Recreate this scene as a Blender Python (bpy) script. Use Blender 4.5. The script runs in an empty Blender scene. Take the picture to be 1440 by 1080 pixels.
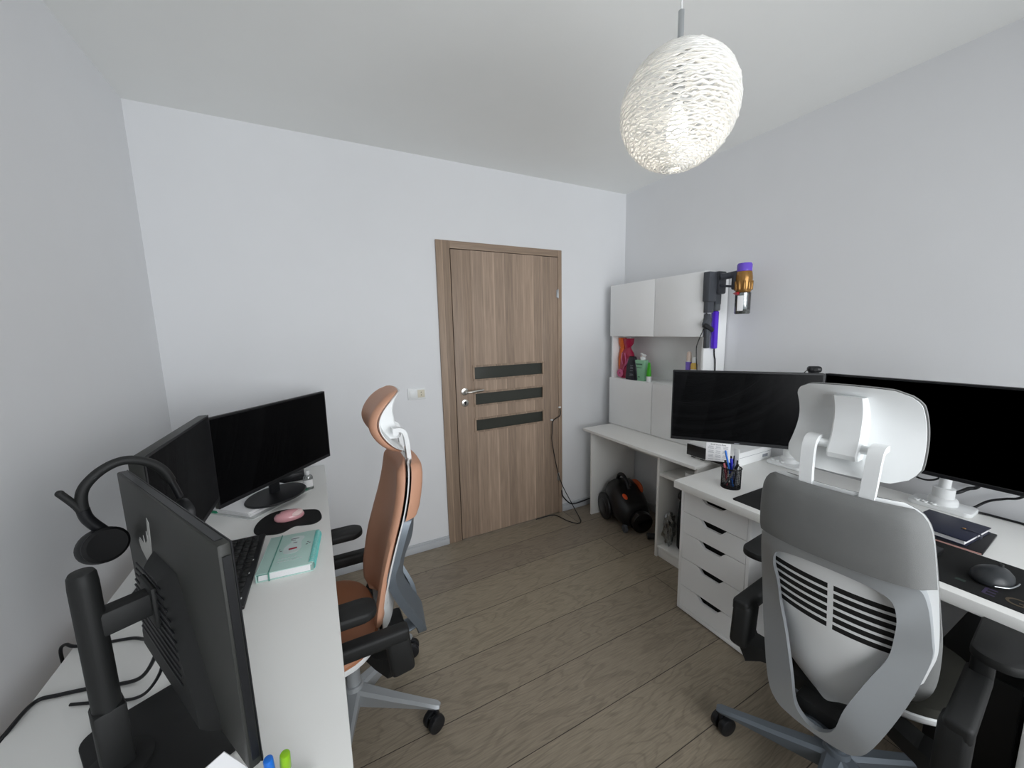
import bpy, bmesh, math, random
from mathutils import Vector, Matrix, noise
C = bpy.context.scene.collection
random.seed(11)
PI = math.pi
V = Vector
# ------------------------------------------------------------------ materials
def lin(h):
    h = h.lstrip('#'); o = []
    for i in (0, 2, 4):
        c = int(h[i:i+2], 16)/255
        o.append(c/12.92 if c <= .04045 else ((c+.055)/1.055)**2.4)
    return (*o, 1)
MATS = {}
def mat(name, col, rough=.5, metal=0., bump=0., bscale=300., var=0., vscale=6., spec=.5, coat=0., sheen=0., trans=0., emit=0., ior=1.45, tsc=(1, 1, 1)):
    m = bpy.data.materials.new(name); m.use_nodes = True
    n = m.node_tree.nodes; l = m.node_tree.links; b = n['Principled BSDF']
    c = lin(col); b.inputs['Base Color'].default_value = c
    b.inputs['Roughness'].default_value = rough; b.inputs['Metallic'].default_value = metal
    b.inputs['Specular IOR Level'].default_value = spec; b.inputs['Coat Weight'].default_value = coat
    b.inputs['Sheen Weight'].default_value = sheen; b.inputs['Transmission Weight'].default_value = trans
    b.inputs['IOR'].default_value = ior
    if emit:
        b.inputs['Emission Color'].default_value = c; b.inputs['Emission Strength'].default_value = emit
    tc = n.new('ShaderNodeTexCoord'); mp = n.new('ShaderNodeMapping'); mp.inputs['Scale'].default_value = tsc
    l.new(tc.outputs['Object'], mp.inputs['Vector'])
    nz = n.new('ShaderNodeTexNoise'); nz.inputs['Scale'].default_value = vscale; nz.inputs['Detail'].default_value = 4
    l.new(mp.outputs[0], nz.inputs['Vector'])
    mx = n.new('ShaderNodeMix'); mx.data_type = 'RGBA'
    k = 1-max(var, .015)
    mx.inputs['A'].default_value = (c[0]*k, c[1]*k, c[2]*k, 1); mx.inputs['B'].default_value = tuple(min(1, v*(2-k)) for v in c[:3])+(1,)
    l.new(nz.outputs['Fac'], mx.inputs['Factor']); l.new(mx.outputs['Result'], b.inputs['Base Color'])
    if bump:
        n2 = n.new('ShaderNodeTexNoise'); n2.inputs['Scale'].default_value = bscale; n2.inputs['Detail'].default_value = 2
        l.new(mp.outputs[0], n2.inputs['Vector'])
        bp = n.new('ShaderNodeBump'); bp.inputs['Strength'].default_value = bump; bp.inputs['Distance'].default_value = .002
        l.new(n2.outputs['Fac'], bp.inputs['Height']); l.new(bp.outputs[0], b.inputs['Normal'])
    MATS[name] = m
    return m
def floor_mat():
    m = bpy.data.materials.new('laminate_planks'); m.use_nodes = True
    n = m.node_tree.nodes; l = m.node_tree.links; b = n['Principled BSDF']
    tc = n.new('ShaderNodeTexCoord'); mp = n.new('ShaderNodeMapping'); mp.inputs['Location'].default_value = (.55, -.765+.2433*8, 0)
    l.new(tc.outputs['Object'], mp.inputs['Vector'])
    br = n.new('ShaderNodeTexBrick'); br.offset = .37; br.inputs['Scale'].default_value = 1
    br.inputs['Brick Width'].default_value = 3.6; br.inputs['Row Height'].default_value = .2433
    br.inputs['Mortar Size'].default_value = .0016; br.inputs['Mortar Smooth'].default_value = .1; br.inputs['Bias'].default_value = 0
    br.inputs['Color1'].default_value = lin('958a78'); br.inputs['Color2'].default_value = lin('877c6e'); br.inputs['Mortar'].default_value = lin('3a322b')
    l.new(mp.outputs[0], br.inputs['Vector'])
    def nzs(scale, sx, sy, det=6, dist=0.):
        q = n.new('ShaderNodeMapping'); q.inputs['Scale'].default_value = (sx, sy, 1); l.new(tc.outputs['Object'], q.inputs['Vector'])
        z = n.new('ShaderNodeTexNoise'); z.inputs['Scale'].default_value = scale; z.inputs['Detail'].default_value = det; z.inputs['Distortion'].default_value = dist
        l.new(q.outputs[0], z.inputs['Vector']); return z
    fine = nzs(8, 1.6, 26, 8); broad = nzs(3, .8, 3.2, 3, .6)
    # cathedral rings: bands of a stretched broad noise
    mth = n.new('ShaderNodeMath'); mth.operation = 'MULTIPLY'; mth.inputs[1].default_value = 16; l.new(broad.outputs['Fac'], mth.inputs[0])
    sn = n.new('ShaderNodeMath'); sn.operation = 'SINE'
    m2 = n.new('ShaderNodeMath'); m2.operation = 'MULTIPLY'; m2.inputs[1].default_value = 6.283/2; l.new(mth.outputs[0], m2.inputs[0]); l.new(m2.outputs[0], sn.inputs[0])
    rp = n.new('ShaderNodeMapRange'); rp.inputs['From Min'].default_value = .35; rp.inputs['From Max'].default_value = 1; rp.inputs['To Min'].default_value = 1.03; rp.inputs['To Max'].default_value = .86
    l.new(sn.outputs[0], rp.inputs['Value'])
    rf = n.new('ShaderNodeMapRange'); rf.inputs['From Min'].default_value = .3; rf.inputs['From Max'].default_value = .7; rf.inputs['To Min'].default_value = .80; rf.inputs['To Max'].default_value = 1.15
    l.new(fine.outputs['Fac'], rf.inputs['Value'])
    mu = n.new('ShaderNodeMath'); mu.operation = 'MULTIPLY'; l.new(rp.outputs[0], mu.inputs[0]); l.new(rf.outputs[0], mu.inputs[1])
    vm = n.new('ShaderNodeVectorMath'); vm.operation = 'SCALE'; l.new(br.outputs['Color'], vm.inputs[0]); l.new(mu.outputs[0], vm.inputs['Scale'])
    l.new(vm.outputs[0], b.inputs['Base Color'])
    b.inputs['Roughness'].default_value = .42; b.inputs['Specular IOR Level'].default_value = .35
    bp = n.new('ShaderNodeBump'); bp.inputs['Strength'].default_value = .15; bp.inputs['Distance'].default_value = .002
    l.new(fine.outputs['Fac'], bp.inputs['Height']); l.new(bp.outputs[0], b.inputs['Normal'])
    return m
def wood_mat(name, base, vertical=True, strip=.078, seed=0.):
    # veneer made of strips of slightly different tone, pale lines between some of them
    m = bpy.data.materials.new(name); m.use_nodes = True
    n = m.node_tree.nodes; l = m.node_tree.links; b = n['Principled BSDF']
    tc = n.new('ShaderNodeTexCoord'); sp = n.new('ShaderNodeSeparateXYZ'); l.new(tc.outputs['Object'], sp.inputs[0])
    src = sp.outputs['X'] if vertical else sp.outputs['Z']
    d = n.new('ShaderNodeMath'); d.operation = 'MULTIPLY_ADD'; d.inputs[1].default_value = 1/strip; d.inputs[2].default_value = 40.3+seed; l.new(src, d.inputs[0])
    fl = n.new('ShaderNodeMath'); fl.operation = 'FLOOR'; l.new(d.outputs[0], fl.inputs[0])
    fr = n.new('ShaderNodeMath'); fr.operation = 'FRACT'; l.new(d.outputs[0], fr.inputs[0])
    wn = n.new('ShaderNodeTexWhiteNoise'); wn.noise_dimensions = '1D'; l.new(fl.outputs[0], wn.inputs['W'])
    tone = n.new('ShaderNodeMapRange'); tone.inputs['To Min'].default_value = .80; tone.inputs['To Max'].default_value = 1.1; l.new(wn.outputs['Value'], tone.inputs['Value'])
    edge = n.new('ShaderNodeMapRange'); edge.inputs['From Min'].default_value = .82; edge.inputs['From Max'].default_value = .98; edge.inputs['To Min'].default_value = 1.; edge.inputs['To Max'].default_value = 1.32
    l.new(fr.outputs[0], edge.inputs['Value'])
    q = n.new('ShaderNodeMapping'); q.inputs['Scale'].default_value = (30, 30, 1.5) if vertical else (1.5, 30, 30); l.new(tc.outputs['Object'], q.inputs['Vector'])
    z = n.new('ShaderNodeTexNoise'); z.inputs['Scale'].default_value = 3; z.inputs['Detail'].default_value = 7; z.inputs['Distortion'].default_value = .5; l.new(q.outputs[0], z.inputs['Vector'])
    g = n.new('ShaderNodeMapRange'); g.inputs['From Min'].default_value = .3; g.inputs['From Max'].default_value = .7; g.inputs['To Min'].default_value = .82; g.inputs['To Max'].default_value = 1.14; l.new(z.outputs['Fac'], g.inputs['Value'])
    a1 = n.new('ShaderNodeMath'); a1.operation = 'MULTIPLY'; l.new(tone.outputs[0], a1.inputs[0]); l.new(edge.outputs[0], a1.inputs[1])
    a2 = n.new('ShaderNodeMath'); a2.operation = 'MULTIPLY'; l.new(a1.outputs[0], a2.inputs[0]); l.new(g.outputs[0], a2.inputs[1])
    vm = n.new('ShaderNodeVectorMath'); vm.operation = 'SCALE'; vm.inputs[0].default_value = lin(base)[:3]; l.new(a2.outputs[0], vm.inputs['Scale'])
    l.new(vm.outputs[0], b.inputs['Base Color']); b.inputs['Roughness'].default_value = .5; b.inputs['Specular IOR Level'].default_value = .35
    return m
def clear_mat(name, tint='ffffff', gloss=.12, rough=.05):
    m = bpy.data.materials.new(name); m.use_nodes = True
    n = m.node_tree.nodes; l = m.node_tree.links; n.remove(n['Principled BSDF'])
    t = n.new('ShaderNodeBsdfTransparent'); t.inputs[0].default_value = lin(tint)
    g = n.new('ShaderNodeBsdfGlossy'); g.inputs['Roughness'].default_value = rough
    x = n.new('ShaderNodeMixShader'); f = n.new('ShaderNodeFresnel'); f.inputs['IOR'].default_value = 1.45
    ad = n.new('ShaderNodeMath'); ad.operation = 'ADD'; ad.inputs[1].default_value = gloss; l.new(f.outputs[0], ad.inputs[0])
    l.new(ad.outputs[0], x.inputs[0]); l.new(t.outputs[0], x.inputs[1]); l.new(g.outputs[0], x.inputs[2])
    l.new(x.outputs[0], n['Material Output'].inputs['Surface'])
    return m
def strand_mat():
    m = bpy.data.materials.new('clear_acrylic_thread'); m.use_nodes = True
    n = m.node_tree.nodes; l = m.node_tree.links; n.remove(n['Principled BSDF'])
    d = n.new('ShaderNodeBsdfDiffuse'); d.inputs[0].default_value = (.95, .96, .95, 1)
    t = n.new('ShaderNodeBsdfTranslucent'); t.inputs[0].default_value = (.98, .98, .97, 1)
    g = n.new('ShaderNodeBsdfGlossy'); g.inputs['Roughness'].default_value = .15
    x = n.new('ShaderNodeMixShader'); x.inputs[0].default_value = .62; l.new(d.outputs[0], x.inputs[1]); l.new(t.outputs[0], x.inputs[2])
    y = n.new('ShaderNodeMixShader'); y.inputs[0].default_value = .12; l.new(x.outputs[0], y.inputs[1]); l.new(g.outputs[0], y.inputs[2])
    l.new(y.outputs[0], n['Material Output'].inputs['Surface'])
    return m
WALL = mat('white_wall_paint', 'e2e3e5', .85, bump=.05, bscale=400)
CEIL = mat('ceiling_paint', 'f1f2f0', .9)
FLOOR = floor_mat()
DOORW = wood_mat('door_veneer', 'a28d7b', True, .078)
FRAMEW = wood_mat('frame_veneer', '968270', True, .05, 3.)
FRAMEH = wood_mat('frame_veneer_crosswise', '968270', False, .05, 5.)
DGLASS = mat('hall_dark_frosted_glass', '3b3d38', .2, spec=.5)  # darkness of the unlit hallway behind is painted into the pane colour
BASEB = mat('grey_white_baseboard', 'b9bcc0', .5)
WHITE = mat('white_melamine', 'f2f2ef', .42, var=.01)
WHITE2 = mat('white_cabinet_front', 'f4f5f5', .32)
WPLAS = mat('white_plastic', 'e6e8e8', .38)
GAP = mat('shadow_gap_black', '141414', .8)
BPLAS = mat('black_plastic', '16171a', .42)
BMATT = mat('matt_black_plastic', '1b1c1c', .6, bump=.1, bscale=900)
GBACK = mat('dark_grey_monitor_plastic', '30312e', .5, bump=.08, bscale=1200)
def screen_mat():
    m = bpy.data.materials.new('black_screen'); m.use_nodes = True
    n = m.node_tree.nodes; l = m.node_tree.links; n.remove(n['Principled BSDF'])
    d = n.new('ShaderNodeBsdfDiffuse'); d.inputs[0].default_value = (.0022, .0022, .0028, 1)
    g = n.new('ShaderNodeBsdfGlossy'); g.inputs['Roughness'].default_value = .22
    x = n.new('ShaderNodeMixShader'); x.inputs[0].default_value = .012
    l.new(d.outputs[0], x.inputs[1]); l.new(g.outputs[0], x.inputs[2]); l.new(x.outputs[0], n['Material Output'].inputs['Surface'])
    return m
SCREEN = screen_mat()
SILVER = mat('brushed_silver', 'b8bcbf', .3, .9)
CHROME = mat('satin_nickel', 'c9c6c0', .28, 1.)
PLAT = mat('platinum_paint', 'a6aaad', .36, .4)
PLATD = mat('slate_metal', '6e767e', .4, .4)
TAN = mat('tan_leather', 'c6957a', .5, bump=.12, bscale=500, var=.04)
TAN2 = mat('tan_seat_leather', 'ad7554', .5, bump=.12, bscale=500, var=.04)
GREYF = mat('grey_wool_fabric', '737473', .95, bump=.5, bscale=900, var=.10, vscale=14, sheen=.1)
DARKF = mat('dark_grey_seat_fabric', '35352f', .95, bump=.4, bscale=900)
PAPER = mat('white_paper', 'e9e9ea', .8)
MINT = mat('mint_cover', 'b6d5cd', .55, var=.03)
MINTD = mat('dark_mint_elastic', '5f9488', .7)
TEAL = mat('teal_wire', '63b9b4', .4)
PINK = mat('pink_gloss_plastic', 'dba0a6', .25, coat=.4)
PINKL = mat('pale_pink_plastic', 'e6c8c6', .3)
GREEN = mat('green_binder_plastic', '1d8a64', .4)
NAVY = mat('navy_leatherette', '1c2036', .5, bump=.15, bscale=700)
ORANGE = mat('orange_plastic', 'e2531c', .35)
VACB = mat('black_vacuum_plastic', '121214', .3)
PURPLE = mat('purple_plastic', '5a2fd0', .25)
PURPC = mat('purple_translucent_plastic', '6d50c8', .2)
GOLD = mat('copper_gold_plastic', '9c7440', .25, .6)
GUN = mat('gunmetal_plastic', '4b4e54', .4, .2)
BLUE = mat('blue_pen_plastic', '1f6fd0', .3)
BLUED = mat('deep_blue_pen_plastic', '1422b8', .3)
LIME = mat('lime_pen_plastic', '8bbf1f', .3)
REDP = mat('red_plastic', 'b0252f', .35)
MAGENTA = mat('crimson_gift_wrap', 'a3153f', .25, coat=.3, var=.15, vscale=18)
ROSE = mat('rose_ribbon', 'd66a96', .3)
ORANGEW = mat('orange_gift_wrap', 'd8692c', .35)
SAGE = mat('sage_green_bottle', '8fc3a0', .35)
BRGREEN = mat('bright_green_tube', '3fae1e', .3)
CREAM = mat('cream_cap', 'e3cfc0', .4)
LILAC = mat('lilac_label', '7a63c4', .4)
YELLOW = mat('yellow_bottle', 'd6b154', .35)
BROWNL = mat('brown_label', '8a6a45', .5)
LABELW = mat('white_print', 'e4e4e4', .6)
LABELG = mat('grey_print', '8c8f96', .7)
INK = mat('black_print', '22222a', .7)
BAGC = clear_mat('clear_plastic_film', 'd9dcda', .25, .2)
CLEARB = clear_mat('clear_plastic_bottle', 'dfe3e3', .18, .1)
MESHB = mat('black_wire', '0e0e10', .4, .5)
WINGL = clear_mat('window_glass', 'ffffff', .0, .0)
STRAND = strand_mat()
BULB = mat('lit_bulb', 'fff4e6', .4, emit=19.)
# ------------------------------------------------------------------ mesh builder
def catmull(pts, n=6, closed=False):
    pts = [V(p) for p in pts]; out = []; N = len(pts)
    if N < 3: return pts
    for i in range(N if closed else N-1):
        if closed: p0, p1, p2, p3 = pts[(i-1) % N], pts[i], pts[(i+1) % N], pts[(i+2) % N]
        else: p0, p1, p2, p3 = pts[max(i-1, 0)], pts[i], pts[i+1], pts[min(i+2, N-1)]
        for k in range(n):
            t = k/n
            out.append(.5*((2*p1)+(p2-p0)*t+(2*p0-5*p1+4*p2-p3)*t*t+(3*p1-p0-3*p2+p3)*t**3))
    if not closed: out.append(pts[-1])
    return out
def frame_z(d):
    d = V(d).normalized(); a = V((0, 0, 1)) if abs(d.z) < .95 else V((1, 0, 0))
    x = a.cross(d).normalized(); y = d.cross(x)
    return Matrix((x, y, d)).transposed()
class MB:
    def __init__(s): s.bm = bmesh.new(); s.mi = 0
    def merge(s, tb):
        me = bpy.data.meshes.new('t'); 
        for f in tb.faces: f.material_index = s.mi
        tb.to_mesh(me); tb.free(); s.bm.from_mesh(me); bpy.data.meshes.remove(me)
    def box(s, c, d, rot=None, bev=0., seg=2, taper=None):
        t = bmesh.new(); bmesh.ops.create_cube(t, size=1)
        for v in t.verts:
            k = 1.
            if taper and v.co.z > 0: k = taper
            v.co = V((v.co.x*d[0]*k, v.co.y*d[1]*k, v.co.z*d[2]))
        if bev: bmesh.ops.bevel(t, geom=t.edges[:], offset=min(bev, min(d)*.49), segments=seg, profile=.5, affect='EDGES')
        M = Matrix.Translation(V(c)) @ (rot.to_4x4() if rot else Matrix.Identity(4))
        t.transform(M); s.merge(t); return s
    def bx(s, x0, x1, y0, y1, z0, z1, bev=0., seg=2):
        return s.box(((x0+x1)/2, (y0+y1)/2, (z0+z1)/2), (abs(x1-x0), abs(y1-y0), abs(z1-z0)), None, bev, seg)
    def rings(s, rings, cap0=True, cap1=True, closed=True):
        t = bmesh.new(); vs = [[t.verts.new(p) for p in r] for r in rings]
        for a, b in zip(vs, vs[1:]):
            n = len(a)
            for i in range(n if closed else n-1):
                j = (i+1) % n
                try: t.faces.new((a[i], a[j], b[j], b[i]))
                except ValueError: pass
        if cap0: t.faces.new(list(reversed(vs[0])))
        if cap1: t.faces.new(vs[-1])
        bmesh.ops.recalc_face_normals(t, faces=t.faces[:])
        s.merge(t); return s
    def cyl(s, a, b, r0, r1=None, seg=24, bev=0.):
        a, b = V(a), V(b); r1 = r0 if r1 is None else r1; d = b-a; L = d.length; M = frame_z(d)
        prof = [(r0, 0), (r1, L)]
        if bev: prof = [(max(r0-bev, 1e-4), 0), (r0-bev*.3, bev*.3), (r0, bev), (r1, L-bev), (r1-bev*.3, L-bev*.3), (max(r1-bev, 1e-4), L)]
        return s.rings([[a+M @ V((r*math.cos(2*PI*i/seg), r*math.sin(2*PI*i/seg), z)) for i in range(seg)] for r, z in prof])
    def lathe(s, prof, o=(0, 0, 0), M=None, seg=32, sx=1., sy=1.):
        M = M or Matrix.Identity(3); o = V(o)
        return s.rings([[o+M @ V((max(r, 1e-4)*math.cos(2*PI*i/seg)*sx, max(r, 1e-4)*math.sin(2*PI*i/seg)*sy, z)) for i in range(seg)] for r, z in prof])
    def tube(s, pts, r, seg=8, n=6, smooth=True, r1=None, flat=1.):
        P = catmull(pts, n) if smooth else [V(p) for p in pts]
        R = []; N = len(P); up = None
        for i, p in enumerate(P):
            d = (P[min(i+1, N-1)]-P[max(i-1, 0)])
            if d.length < 1e-9: d = V((0, 0, 1))
            d.normalize()
            if up is None:
                a = V((0, 0, 1)) if abs(d.z) < .9 else V((1, 0, 0)); up = (a-d*a.dot(d)).normalized()
            else:
                up = up-d*up.dot(d)
                up = up.normalized() if up.length > 1e-6 else V((1, 0, 0))
            x = d.cross(up); rr = r if r1 is None else r+(r1-r)*i/(N-1)
            R.append([p+(x*math.cos(2*PI*k/seg)+up*math.sin(2*PI*k/seg)*flat)*rr for k in range(seg)])
        return s.rings(R)
    def ell(s, c, r, rot=None, seg=24, rg=14):
        t = bmesh.new(); bmesh.ops.create_uvsphere(t, u_segments=seg, v_segments=rg, radius=1)
        M = Matrix.Translation(V(c)) @ (rot.to_4x4() if rot else Matrix.Identity(4)) @ Matrix.Diagonal((*r, 1))
        t.transform(M); s.merge(t); return s
    def prism(s, poly, z0, z1, M=None, o=(0, 0, 0), bev=0.):
        M = M or Matrix.Identity(3); o = V(o)
        def ring(z, k):
            c = sum((V((p[0], p[1], 0)) for p in poly), V())/len(poly)
            out = []
            for p in poly:
                q = V((p[0], p[1], 0)); d = q-c
                q = c+d*(1-k/max(d.length, 1e-6)) if k else q
                out.append(o+M @ V((q.x, q.y, z)))
            return out
        if bev: return s.rings([ring(z0, bev), ring(z0+bev*.5, bev*.15), ring(z0+bev, 0), ring(z1-bev, 0), ring(z1-bev*.4, bev*.2), ring(z1, bev)])
        return s.rings([ring(z0, 0), ring(z1, 0)])
    def sheet(s, f, nu, nv, th, hole=None):
        # solid sheet: f(u,v)->point ; th along the normal ; hole(i,j) drops a cell
        P = [[V(f(i/nu, j/nv)) for i in range(nu+1)] for j in range(nv+1)]
        t = bmesh.new(); A = {}; B = {}
        for j in range(nv+1):
            for i in range(nu+1):
                du = P[j][min(i+1, nu)]-P[j][max(i-1, 0)]; dv = P[min(j+1, nv)][i]-P[max(j-1, 0)][i]
                nn = du.cross(dv); nn = nn.normalized() if nn.length > 1e-12 else V((0, -1, 0))
                A[i, j] = P[j][i]; B[i, j] = P[j][i]+nn*th
        va = {k: t.verts.new(p) for k, p in A.items()}; vb = {k: t.verts.new(p) for k, p in B.items()}
        keep = {(i, j) for i in range(nu) for j in range(nv) if not (hole and hole(i, j))}
        for i, j in keep:
            q = [(i, j), (i+1, j), (i+1, j+1), (i, j+1)]
            t.faces.new([va[k] for k in reversed(q)]); t.faces.new([vb[k] for k in q])
            for (a, b), nb in (((q[0], q[1]), (i, j-1)), ((q[1], q[2]), (i+1, j)), ((q[2], q[3]), (i, j+1)), ((q[3], q[0]), (i-1, j))):
                if nb not in keep: t.faces.new((va[a], va[b], vb[b], vb[a]))
        bmesh.ops.delete(t, geom=[v for v in t.verts if not v.link_faces], context='VERTS')
        bmesh.ops.recalc_face_normals(t, faces=t.faces[:])
        s.merge(t); return s
    def build(s, name, mats, parent=None, ang=38, M=None):
        if M is not None: s.bm.transform(M)
        me = bpy.data.meshes.new(name); s.bm.to_mesh(me); s.bm.free()
        for m in (mats if isinstance(mats, (list, tuple)) else [mats]): me.materials.append(m)
        for p in me.polygons: p.use_smooth = True
        me.set_sharp_from_angle(angle=math.radians(ang))
        o = bpy.data.objects.new(name, me); C.objects.link(o)
        if parent: o.parent = parent
        return o
def tag(o, label, cat, group=None, kind=None):
    o['label'] = label; o['category'] = cat
    if group: o['group'] = group
    if kind: o['kind'] = kind
    return o
def thing(name, label, cat, loc=(0, 0, 0), rz=0., group=None):
    o = bpy.data.objects.new(name, None); C.objects.link(o); o.empty_display_size = .05
    o.location = loc; o.rotation_euler = (0, 0, rz)
    return tag(o, label, cat, group)
def recenter(o):
    me = o.data; xs = [v.co for v in me.vertices]
    c = V(((min(v.x for v in xs)+max(v.x for v in xs))/2, (min(v.y for v in xs)+max(v.y for v in xs))/2, min(v.z for v in xs)))
    me.transform(Matrix.Translation(-c)); o.location = c
def solo(name, label, cat, mb, m, group=None, ang=38):
    o = mb.build(name, m, None, ang); recenter(o); return tag(o, label, cat, group)
def struct(name, mb, m, parent=None):
    o = mb.build(name, m, parent)
    if not parent: o['kind'] = 'structure'
    return o
def rotz(a): return Matrix.Rotation(a, 3, 'Z')
def rrect(w, h, r, n=5, cx=0., cy=0.):
    out = []
    for sx, sy, a0 in ((1, 1, 0), (-1, 1, PI/2), (-1, -1, PI), (1, -1, 1.5*PI)):
        for k in range(n+1):
            a = a0+PI/2*k/n
            out.append((cx+sx*(w/2-r)+r*math.cos(a), cy+sy*(h/2-r)+r*math.sin(a)))
    return out
def interp(tab, t):
    if t <= tab[0][0]: return tab[0][1]
    for (a, x), (b, y) in zip(tab, tab[1:]):
        if t <= b:
            k = (t-a)/(b-a); return x+(y-x)*k
    return tab[-1][1]
def smooth_tab(tab, n=8):
    pts = catmull([V((a, b, 0)) for a, b in tab], n); return [(p.x, p.y) for p in pts]
# ------------------------------------------------------------------ room
XL, XR, YB, H = -.673, 2.359, 2.462, 2.567
YF = -1.05
struct('floor', MB().bx(XL-.1, XR+.1, YF-.1, YB+.1, -.06, 0), FLOOR)
struct('ceiling', MB().bx(XL-.1, XR+.1, YF-.1, YB+.1, H, H+.06), CEIL)
struct('wall_left', MB().bx(XL-.1, XL, YF-.1, YB+.1, 0, H), WALL)
struct('wall_right', MB().bx(XR, XR+.1, YF-.1, YB+.1, 0, H), WALL)
DX0, DX1, DZ = .768, 1.695, 2.055
w = MB(); w.bx(XL, DX0, YB, YB+.12, 0, H); w.bx(DX1, XR, YB, YB+.12, 0, H); w.bx(DX0, DX1, YB, YB+.12, DZ, H)
struct('wall_back', w, WALL)
WX0, WX1, WZ0, WZ1 = -.15, 2.2, .60, 2.36
w = MB(); w.bx(XL, WX0, YF-.14, YF, 0, H); w.bx(WX1, XR, YF-.14, YF, 0, H); w.bx(WX0, WX1, YF-.14, YF, 0, WZ0); w.bx(WX0, WX1, YF-.14, YF, WZ1, H)
struct('wall_front', w, WALL)
win = MB(); fr = .06
win.bx(WX0, WX1, YF-.11, YF-.05, WZ0, WZ0+fr, .006); win.bx(WX0, WX1, YF-.11, YF-.05, WZ1-fr, WZ1, .006)
for x in (WX0, (WX0+WX1)/2-fr/2, WX1-fr): win.bx(x, x+fr, YF-.11, YF-.05, WZ0+fr, WZ1-fr, .006)
wo = struct('window_1', win, WPLAS)
MB().bx(WX0+fr, (WX0+WX1)/2-fr/2, YF-.083, YF-.077, WZ0+fr, WZ1-fr).build('pane', WINGL, wo)
MB().bx((WX0+WX1)/2+fr/2, WX1-fr, YF-.083, YF-.077, WZ0+fr, WZ1-fr).build('pane', WINGL, wo)
MB().bx(WX0-.04, WX1+.04, YF-.05, YF+.12, WZ0-.025, WZ0, .006).build('window_sill', WPLAS, wo)
def baseboard(name, x0, x1, y0, y1, axis):
    m = MB()
    if axis == 'x':
        m.bx(x0, x1, y0, y1, 0, .045, .003); m.bx(x0, x1, y0+(y1-y0)*.35, y1, .044, .062, .004)
    else:
        m.bx(x0, x1, y0, y1, 0, .062, .004)
    struct(name, m, BASEB)
baseboard('baseboard_back', XL, .742, YB-.016, YB, 'x'); baseboard('baseboard_back_corner', 1.712, XR, YB-.016, YB, 'x')
baseboard('baseboard_right', XR-.014, XR, YF, YB-.016, 'y'); baseboard('baseboard_left', XL, XL+.014, YF, YB-.016, 'y')
# door
d = MB(); lx0, lx1, lz0, lz1 = .838, 1.674, .008, 2.026
gx0, gx1 = .972, 1.530
panes = [(1.160, 1.250), (.980, 1.064), (.792, .876)]
yb, yf = YB+.024, YB-.016
d.bx(lx0, gx0, yf, yb, lz0, lz1, .003); d.bx(gx1, lx1, yf, yb, lz0, lz1, .003)
zs = [lz0]+[v for a, b in reversed(panes) for v in (a, b)]+[lz1]
for i in range(0, len(zs), 2): d.bx(gx0, gx1, yf, yb, zs[i], zs[i+1], .0)
door = struct('door_1', d, DOORW)
for a, b in panes:
    g = MB().bx(gx0, gx1, YB-.006, YB+.004, a, b).build('glass_panel', DGLASS, door)
    f = MB(); t = .010
    f.bx(gx0-t, gx1+t, yf-.006, yf, b-.003, b+t); f.bx(gx0-t, gx1+t, yf-.006, yf, a-t, a+.003)
    f.bx(gx0-t, gx0+.003, yf-.006, yf, a, b); f.bx(gx1-.003, gx1+t, yf-.006, yf, a, b)
    f.build('glazing_bead', FRAMEW, door)
MB().bx(.742, .834, YB-.014, YB+.0, 0, 2.079, .003).build('frame_jamb', FRAMEW, door)
MB().bx(1.678, 1.712, YB-.014, YB, 0, 2.079, .003).build('frame_jamb', FRAMEW, door)
MB().bx(.834, 1.678, YB-.014, YB, 2.031, 2.079, .003).build('frame_head', FRAMEH, door)
w = MB(); w.bx(DX0, .845, YB+.002, YB+.12, 0, DZ); w.bx(1.668, DX1, YB+.002, YB+.12, 0, DZ); w.bx(.845, 1.668, YB+.002, YB+.12, 2.02, DZ)
w.build('frame_lining', GAP, door)
MB().bx(.8345, .8385, YB-.006, YB+.002, .004, 2.03).build('shadow_gap', GAP, door)
hd = MB(); hx, hz, y0 = .897, 1.084, yf
hd.cyl((hx, y0, hz), (hx, y0-.008, hz), .025, seg=28, bev=.002); hd.cyl((hx, y0-.008, hz), (hx, y0-.045, hz), .009)
hd.tube([(hx, y0-.045, hz), (hx+.02, y0-.052, hz), (hx+.06, y0-.052, hz+.003), (hx+.122, y0-.048, hz+.005)], .0085, 12)
hd.build('lever_handle', CHROME, door)
k = MB(); k.cyl((hx, y0, 1.005), (hx, y0-.007, 1.005), .025, seg=28, bev=.002); k.mi = 1
k.cyl((hx, y0-.0065, 1.008), (hx, y0-.0085, 1.008), .0095, seg=16); k.bx(hx-.004, hx+.004, y0-.0085, y0-.006, .992, 1.006)
k.build('keyhole_escutcheon', [CHROME, INK], door)
for z in (1.76, .315):
    q = MB(); q.cyl((1.670, yf-.006, z-.032), (1.670, yf-.006, z+.032), .0065, seg=12, bev=.001); q.bx(1.660, 1.672, yf-.004, yf, z-.026, z+.026)
    q.build('hinge', SILVER, door)
# wall switch and outlet plate
sw = thing('wall_outlet_plate', 'white double outlet and switch plate on the wall beside the door', 'outlet', (.572, YB, 1.062))
m = MB(); m.bx(-.058, .058, -.009, 0, 0, .074, .003); m.build('plate', WPLAS, sw)
MB().bx(-.048, -.002, -.0125, -.008, .012, .062, .002).build('rocker', WPLAS, sw)
m = MB(); m.bx(.004, .05, -.011, -.008, .012, .062, .002); m.mi = 1
for z in (.028, .046): m.cyl((.027, -.0105, z), (.027, -.0118, z), .003, seg=10)
m.build('socket', [mat('ivory_plastic', 'd9d2bf', .45), INK], sw)
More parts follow.
